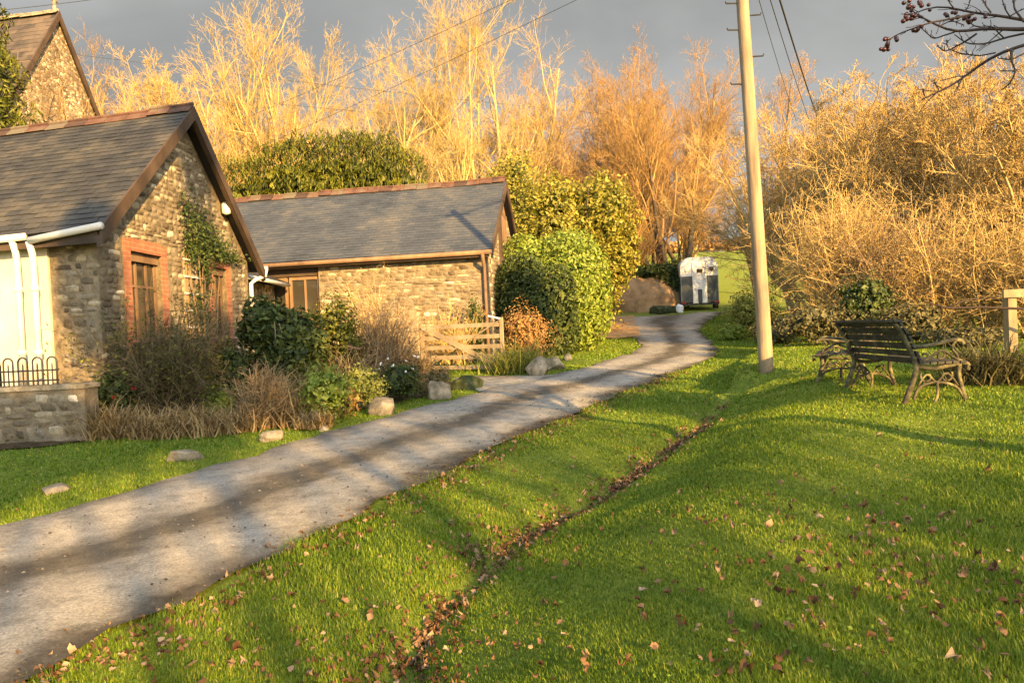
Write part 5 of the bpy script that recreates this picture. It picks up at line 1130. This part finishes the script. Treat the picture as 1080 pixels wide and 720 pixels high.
# ------------------------------------------------------------------ grass blades, fallen leaves
def grass(n, r0, r1):
    r = r0 * (r1 / r0) ** rng.random(n); a = rng.uniform(-.78, .78, n); x = r * np.sin(a); y = r * np.cos(a)
    el_ = np.minimum(seg_dist(x, y, Rw[::2])[0], seg_dist(x, y, Lw[::2])[0]); frg = el_ < .24 * rng.random(n) ** 2.0 * (.5 + .5 * np.sin(x * 4.1 + y * 2.7))
    CW = (Lw * .52 + Rw * .48)[::2]; cwd = seg_dist(x, y, CW)[0]; tuf = (cwd < .22 * rng.random(n)) & (np.sin(x * 2.1 + y * 1.3) * np.sin(y * 1.7 - x) > .45) & (rng.random(n) < .5)
    k = (~in_poly(x, y, LANE_POLY) | frg | tuf) & ~in_poly(x, y, BED) & ~in_poly(x, y, DRIVE) & (y < 40)
    k &= ~((x < -5.2) & (y > 10.2)) & ~((x < .2) & (x > -7) & (y > 18.5))
    dT, _ = seg_dist(x, y, TROUGH); k &= (dT > .07) | (rng.random(n) < .25)
    x, y, r = x[k], y[k], r[k]; n = len(x)
    z = G(x, y)
    clump = .5 + .5 * np.sin(x * 5.3 + 1.7 * np.sin(y * 3.1)) * np.sin(y * 4.7 + 1.3 * np.sin(x * 2.9))
    big = .5 + .5 * np.sin(x * 1.13 + 2.1 * np.sin(y * .71)) * np.sin(y * .93 + 1.7 * np.sin(x * .8 + 1))
    h = (.013 + .019 * rng.random(n) + .013 * clump) * (.65 + .75 * big) * np.clip(1 + (r - 6) * .02, 1, 1.5)
    dl_ = seg_dist(x, y, Rw[::3])[0]; h *= 1 + .5 * np.exp(-(dl_ / .25) ** 2)
    w = .0014 * np.maximum(r / 2.6, 1) * rng.uniform(.8, 1.4, n)
    th = rng.uniform(0, 6.28, n); lean = rng.uniform(.1, .75, n)
    dx, dy = np.cos(th) * lean * h, np.sin(th) * lean * h
    px, py = -np.sin(th + rng.normal(0, .6, n)) * w, np.cos(th) * w
    B = np.stack([x, y, z - .005], -1); Pp = np.stack([px, py, px * 0], -1)
    Mid = B + np.stack([dx * .35, dy * .35, h * .6], -1); Tip = B + np.stack([dx, dy, h], -1)
    V = np.stack([B - Pp, B + Pp, Mid + Pp * .8, Mid - Pp * .8, Tip], 1)
    i = np.arange(n * 5).reshape(n, 5)
    return V.reshape(-1, 3), i[:, [0, 1, 2, 3]], i[:, [3, 2, 4]], np.repeat(np.clip(rng.normal(.42, .24, n) + .12 * (clump - .5) + .6 * (rng.random(n) < .06), 0, 1), 5)
V, f4, f3, tn = grass(640000, 2.2, 34.0)
mb = MB(); wn = 9000; wr = 2.2 * (16 / 2.2) ** rng.random(wn); wa = rng.uniform(-.75, .75, wn); wx, wy = wr * np.sin(wa), wr * np.cos(wa)
kk = (np.sin(wx * 2.3 + 1.9 * np.sin(wy * 1.4)) * np.sin(wy * 2.9 + wx) > .35) & ~in_poly(wx, wy, LANE_POLY) & ~in_poly(wx, wy, BED) & ~((wx < -5) & (wy > 9.5)); wx, wy, wr = wx[kk], wy[kk], wr[kk]
leaves(mb, np.stack([wx, wy, G(wx, wy) + rng.uniform(.012, .035, len(wx))], -1), .020 * np.maximum(wr / 4, 1), np.broadcast_to([0, 0, 1.0], (len(wx), 3)), .35, .75, tint=np.clip(rng.normal(.30, .16, len(wx)), 0, 1))
mb.add(V, f4, tn); f3 = f3 + (mb.n - len(V)); mb.Fs.append(f3); tag(mb.build('grass', M['grass']), kind='stuff')
def leaf_cloud(n, xy, zoff=.02):
    x, y = xy; c = np.stack([x, y, G(x, y) + zoff + rng.uniform(0, .03, len(x))], -1); return c
# loose grit on the lane: along the middle strip and the dirty right hand edge
n = 5200; st = (rng.random(n) ** 1.8 * 70 + 14).astype(int); ac = np.where(rng.random(n) < .6, rng.normal(.5, .10, n), np.where(rng.random(n) < .7, rng.normal(.95, .05, n), rng.random(n))); ac = np.clip(ac, .01, 1.02)[:, None]
q = Lw[st] * (1 - ac) + Rw[st] * ac + rng.normal(0, .12, (n, 2)); q = q[in_poly(q[:, 0], q[:, 1], LANE_POLY)]; n = len(q)
sz = .004 + .012 * rng.random(n) ** 3
oc = np.array([[1, 0, 0], [0, 1, 0], [-1, 0, 0], [0, -1, 0], [0, 0, .7], [0, 0, -.5]]) ; of = np.array([[0, 1, 4], [1, 2, 4], [2, 3, 4], [3, 0, 4], [1, 0, 5], [2, 1, 5], [3, 2, 5], [0, 3, 5]])
V = (oc[None] * rng.uniform(.6, 1.3, (n, 6, 1))) * sz[:, None, None] + np.stack([q[:, 0], q[:, 1], G(q[:, 0], q[:, 1]) + .05], -1)[:, None]
m = MB(); m.add(V.reshape(-1, 3), (of[None] + np.arange(n)[:, None, None] * 6).reshape(-1, 3), np.repeat(rng.random(n), 6)); tag(m.build('gravel', M['grit']), kind='stuff')
# drifts of dead leaves in the shallow channel and along the lane edge
TR = resample(TROUGH, 400)
k = (rng.random(5600) ** 1.35 * 399).astype(int); p = TR[k] + rng.normal(0, 1, (5600, 2)) * (.03 + .06 * (.5 + .5 * np.sin(k * .09)) * (1 + 1.3 * (k < 150)))[:, None] * (1 + (rng.random(5600) < .25)[:, None] * 1.6)
dens = .5 + .5 * np.sin(k * .11) * np.sin(k * .043 + 1); keep = rng.random(5600) < (.12 + .88 * dens ** 1.5) * np.clip((400 - k) / 160, 0, 1); p = p[keep]
RL = Rw[(Rw[:, 1] > 2) & (Rw[:, 1] < 14)]
k2 = rng.integers(0, len(RL), 1300); p2 = RL[k2] + np.stack([rng.normal(.12, .14, 1300), rng.normal(0, .1, 1300)], -1)
n3 = 7000; r3 = 2.3 * (14 / 2.3) ** rng.random(n3); a3 = rng.uniform(-.75, .75, n3); p3 = np.stack([r3 * np.sin(a3), r3 * np.cos(a3)], -1)
near = (np.sin(p3[:, 0] * 1.7 + 2) * np.sin(p3[:, 1] * 1.3) + rng.normal(0, .5, n3)) > .45; near &= rng.random(n3) < .25 + .75 * np.exp(-((p3[:, 0] - 1.6) / 1.1) ** 2 - ((p3[:, 1] - 3.0) / 1.2) ** 2) + .5 * np.exp(-((p3[:, 0] + .9) / 1.0) ** 2 - ((p3[:, 1] - 3.2) / 1.1) ** 2)
near &= ((r3 < 7) | (rng.random(n3) < .5))
p3 = p3[near & ~in_poly(p3[:, 0], p3[:, 1], LANE_POLY)]
# the largest single leaves
proto = []
for k in range(6):
    m = MB(); nseg = 9; t = np.linspace(0, 1, nseg); wv = np.sin(t * PI) ** .7 * rng.uniform(.28, .4) * (1 + .3 * np.sin(t * 17 + k)); cu = rng.uniform(-.5, .9); tw = rng.normal(0, .6)
    V = []
    for t_, w_ in zip(t, wv):
        for s_ in (-1, 0, 1): V.append((s_ * w_, t_ - .5, cu * ((t_ - .5) ** 2) * 2 + abs(s_) * w_ * [.9, -.5, 1.2, .3, -.8, .6][k] + s_ * tw * (t_ - .5) * .5))
    i = np.arange(nseg * 3).reshape(nseg, 3); m.add(V, np.concatenate([np.stack([i[:-1, q], i[:-1, q + 1], i[1:, q + 1], i[1:, q]], -1) for q in (0, 1)]), [0.1, .3, .5, .7, .85, 1.0][k])
    m.tube([(0, -.5, cu * .5), (0, -.75, cu * .6)], .018, 5, .2)
    proto.append(m.build('fallen_leaf', M['leaf_fallen'], None, True))
pa = np.concatenate([p, p2, p3]); m = MB(); n = len(pa)
PV = [np.array([v.co[:] for v in o.data.vertices])[:27] for o in proto]
i0 = np.arange(27).reshape(9, 3)[::2]; PF = np.concatenate([np.stack([i0[:-1, q], i0[:-1, q + 1], i0[1:, q + 1], i0[1:, q]], -1) for q in (0, 1)])
ya, pi_, ro = rng.uniform(0, 6.28, n), rng.normal(0, .5, n), rng.normal(0, .5, n); sz = rng.uniform(.016, .036, n) * np.where(rng.random(n) < .1, 1.35, 1); pz = G(pa[:, 0], pa[:, 1]) + .018 + rng.uniform(0, .02, n)
for k in range(n):
    rm = np.array(Matrix.Rotation(ya[k], 3, 'Z') @ Matrix.Rotation(pi_[k], 3, 'X') @ Matrix.Rotation(ro[k], 3, 'Y')); V = PV[k % 6] * np.array([rng.uniform(.8, 1.7), 1, rng.uniform(.6, 2.2)])
    m.add(V @ rm.T * sz[k] + np.array([pa[k, 0], pa[k, 1], pz[k]]), PF, float(rng.random()))
tag(m.build('leaf_litter', M['leaf_fallen'], None, True), kind='stuff')
spots = []
spx = [(172, 693), (275, 690), (350, 710), (205, 705), (400, 590), (500, 672), (480, 690), (545, 662), (575, 640), (690, 690), (740, 700), (765, 695), (800, 668), (655, 708), (620, 712), (870, 670), (930, 660), (905, 690), (985, 655), (1010, 640), (1040, 620), (1060, 700), (850, 640), (795, 640), (835, 632), (780, 600), (805, 600), (330, 690), (245, 706), (120, 712), (160, 712), (270, 668), (355, 655), (455, 565), (495, 520), (510, 515), (415, 555), (405, 548), (600, 690), (830, 665)]
for u, v in spx: spots.append(gp(u, v))
while len(spots) < 130:
    spots.append(gp(rng.uniform(60, 1080), 720 - abs(rng.normal(0, 70))))
spots = [s for s in spots if not in_poly(np.array([s[0]]), np.array([s[1]]), LANE_POLY)[0]]
for k, s in enumerate(spots):
    o = proto[k % 6] if k < 6 else proto[k % 6].copy()
    if k >= 6: COL.objects.link(o)
    sz = rng.uniform(.024, .042); o.scale = (sz,) * 3; o.location = (s[0], s[1], s[2] + .026); o.rotation_euler = (rng.normal(0, .35), rng.normal(0, .35), rng.uniform(0, 6.28))
    tag(o, 'single brown dead leaf lying on the near grass', 'leaf', 'fallen leaves on the near grass')

# ------------------------------------------------------------------ unseen trees added behind the viewpoint, crowns shaped to cast the dapple
SUN_AZ, SUN_EL = 150.0, 17.0
sd = np.array([math.sin(math.radians(SUN_AZ)), math.cos(math.radians(SUN_AZ))]); pd = None
def toward_sun(x, y, s): return np.array([x, y]) + sd * s
pd = np.array([.0 - sd[1], sd[0]])        # along the row of trees
def behind(label, t, z0, z1, w, n=2200, size=.16, dist=18.0, group='unseen shade trees'):
    kz = math.tan(math.radians(SUN_EL)) / math.tan(math.radians(13.0)); z0, z1 = z0 * kz, z1 * kz
    xy = sd * dist + pd * t; gz = float(G(*xy)); b = np.array([xy[0], xy[1], gz])
    return leafy('shade_caster_tree', label, b, (w, w, z1 - gz), n, size, M['leaf_dark'], cat='tree', group=group + (' clear trunks' if z0 > 0 else ''), shell=.3, lump=.35, f=5, stems=(3, .09, M['bark_dark']),
                 blobs=[(0, 0, (z0 + z1) * .5 - gz, w, w, (z1 - z0) * .5)])
for k, t in enumerate(np.arange(-9, 15, 2.2)):
    behind('unseen dark evergreen bush added behind the viewpoint to cast shade', t, -.6, 4.6 + .35 * math.sin(k * 2.3) - (.25 if 4 < t < 9 else 0), 1.7, 1800, .18)
for t, z0, z1, w in ((-3.2, 5.9, 7.6, 1.5), (-.6, 6.0, 7.8, 1.4), (1.0, 5.9, 9.0, 1.0), (2.5, 6.4, 10.0, 1.1), (4.6, 6.3, 8.8, 1.0), (7.0, 5.9, 6.7, .6), (8.2, 6.6, 8.2, .9), (10.5, 5.2, 6.4, .9), (1.95, 10.4, 13.6, .55), (.12, 8.0, 10.0, .4), (10.0, 8.0, 10.6, .6)):
    behind('unseen evergreen tree with a clear trunk added behind the viewpoint to cast shade', t, z0, z1, w, 1500, .2)
for t, h in ((3.6, 14.0), (-5.0, 14.0)):  # also added out of view, to dapple the roofs and walls
    xy = sd * 20 + pd * t
    bare_tree('unseen tall bare tree added behind the viewpoint to dapple the light', (xy[0], xy[1], float(G(*xy))), h, M['bark_pale'], M['twig_brown'], group='unseen tall bare shade trees', **KW['pale'])


# ------------------------------------------------------------------ light, sky, render settings
S = Vector((sd[0] * math.cos(math.radians(SUN_EL)), sd[1] * math.cos(math.radians(SUN_EL)), math.sin(math.radians(SUN_EL))))
sl = bpy.data.lights.new('sun', 'SUN'); sl.energy = 4.8; sl.angle = math.radians(.5); sl.color = (1.0, .61, .21)
so = bpy.data.objects.new('sun', sl); COL.objects.link(so); so.rotation_euler = S.to_track_quat('Z', 'Y').to_euler(); so.location = (20, -20, 30)
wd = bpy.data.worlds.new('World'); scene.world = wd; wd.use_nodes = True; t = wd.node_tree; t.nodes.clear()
sk = t.nodes.new('ShaderNodeTexSky'); sk.sky_type = 'NISHITA'; sk.sun_disc = False; sk.sun_elevation = math.radians(SUN_EL); sk.sun_rotation = math.radians(SUN_AZ)
b1 = t.nodes.new('ShaderNodeBackground'); b1.inputs['Strength'].default_value = .15; t.links.new(sk.outputs[0], b1.inputs[0])
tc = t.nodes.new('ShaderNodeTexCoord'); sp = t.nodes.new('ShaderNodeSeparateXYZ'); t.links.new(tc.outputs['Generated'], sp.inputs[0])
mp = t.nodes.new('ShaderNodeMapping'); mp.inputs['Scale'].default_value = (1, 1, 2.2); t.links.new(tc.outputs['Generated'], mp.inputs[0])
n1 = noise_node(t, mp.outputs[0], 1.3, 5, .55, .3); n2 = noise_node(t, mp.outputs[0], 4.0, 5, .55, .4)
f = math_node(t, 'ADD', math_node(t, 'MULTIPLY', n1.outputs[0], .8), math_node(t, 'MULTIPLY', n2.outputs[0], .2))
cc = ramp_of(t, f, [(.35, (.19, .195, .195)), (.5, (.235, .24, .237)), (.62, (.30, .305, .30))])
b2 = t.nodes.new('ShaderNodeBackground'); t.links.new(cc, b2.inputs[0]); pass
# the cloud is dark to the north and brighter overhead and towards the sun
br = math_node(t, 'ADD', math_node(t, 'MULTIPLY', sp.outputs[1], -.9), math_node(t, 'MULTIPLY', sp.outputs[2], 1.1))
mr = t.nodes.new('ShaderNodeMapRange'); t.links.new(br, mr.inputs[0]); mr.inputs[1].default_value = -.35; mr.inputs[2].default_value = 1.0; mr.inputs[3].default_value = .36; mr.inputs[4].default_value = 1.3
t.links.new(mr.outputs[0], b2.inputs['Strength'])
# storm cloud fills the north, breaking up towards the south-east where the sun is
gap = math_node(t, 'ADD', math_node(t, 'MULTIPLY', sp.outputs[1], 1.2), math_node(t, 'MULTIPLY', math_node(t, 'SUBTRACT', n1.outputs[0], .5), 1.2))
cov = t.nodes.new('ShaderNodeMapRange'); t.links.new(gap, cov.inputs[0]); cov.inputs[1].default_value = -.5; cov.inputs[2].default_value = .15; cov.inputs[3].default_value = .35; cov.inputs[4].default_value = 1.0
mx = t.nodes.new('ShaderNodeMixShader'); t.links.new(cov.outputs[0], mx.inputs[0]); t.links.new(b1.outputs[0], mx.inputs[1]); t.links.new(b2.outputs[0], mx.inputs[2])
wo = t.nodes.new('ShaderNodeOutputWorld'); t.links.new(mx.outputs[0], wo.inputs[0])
vs = scene.view_settings; vs.view_transform = 'Standard'; vs.look = 'None'; vs.exposure = 2.15; vs.gamma = 1.0; vs.use_curve_mapping = False
scene.render.engine = 'CYCLES'
try:
    scene.cycles.use_denoising = True; scene.cycles.max_bounces = 5; scene.cycles.diffuse_bounces = 3; scene.cycles.glossy_bounces = 2; scene.cycles.transparent_max_bounces = 4
except Exception: pass
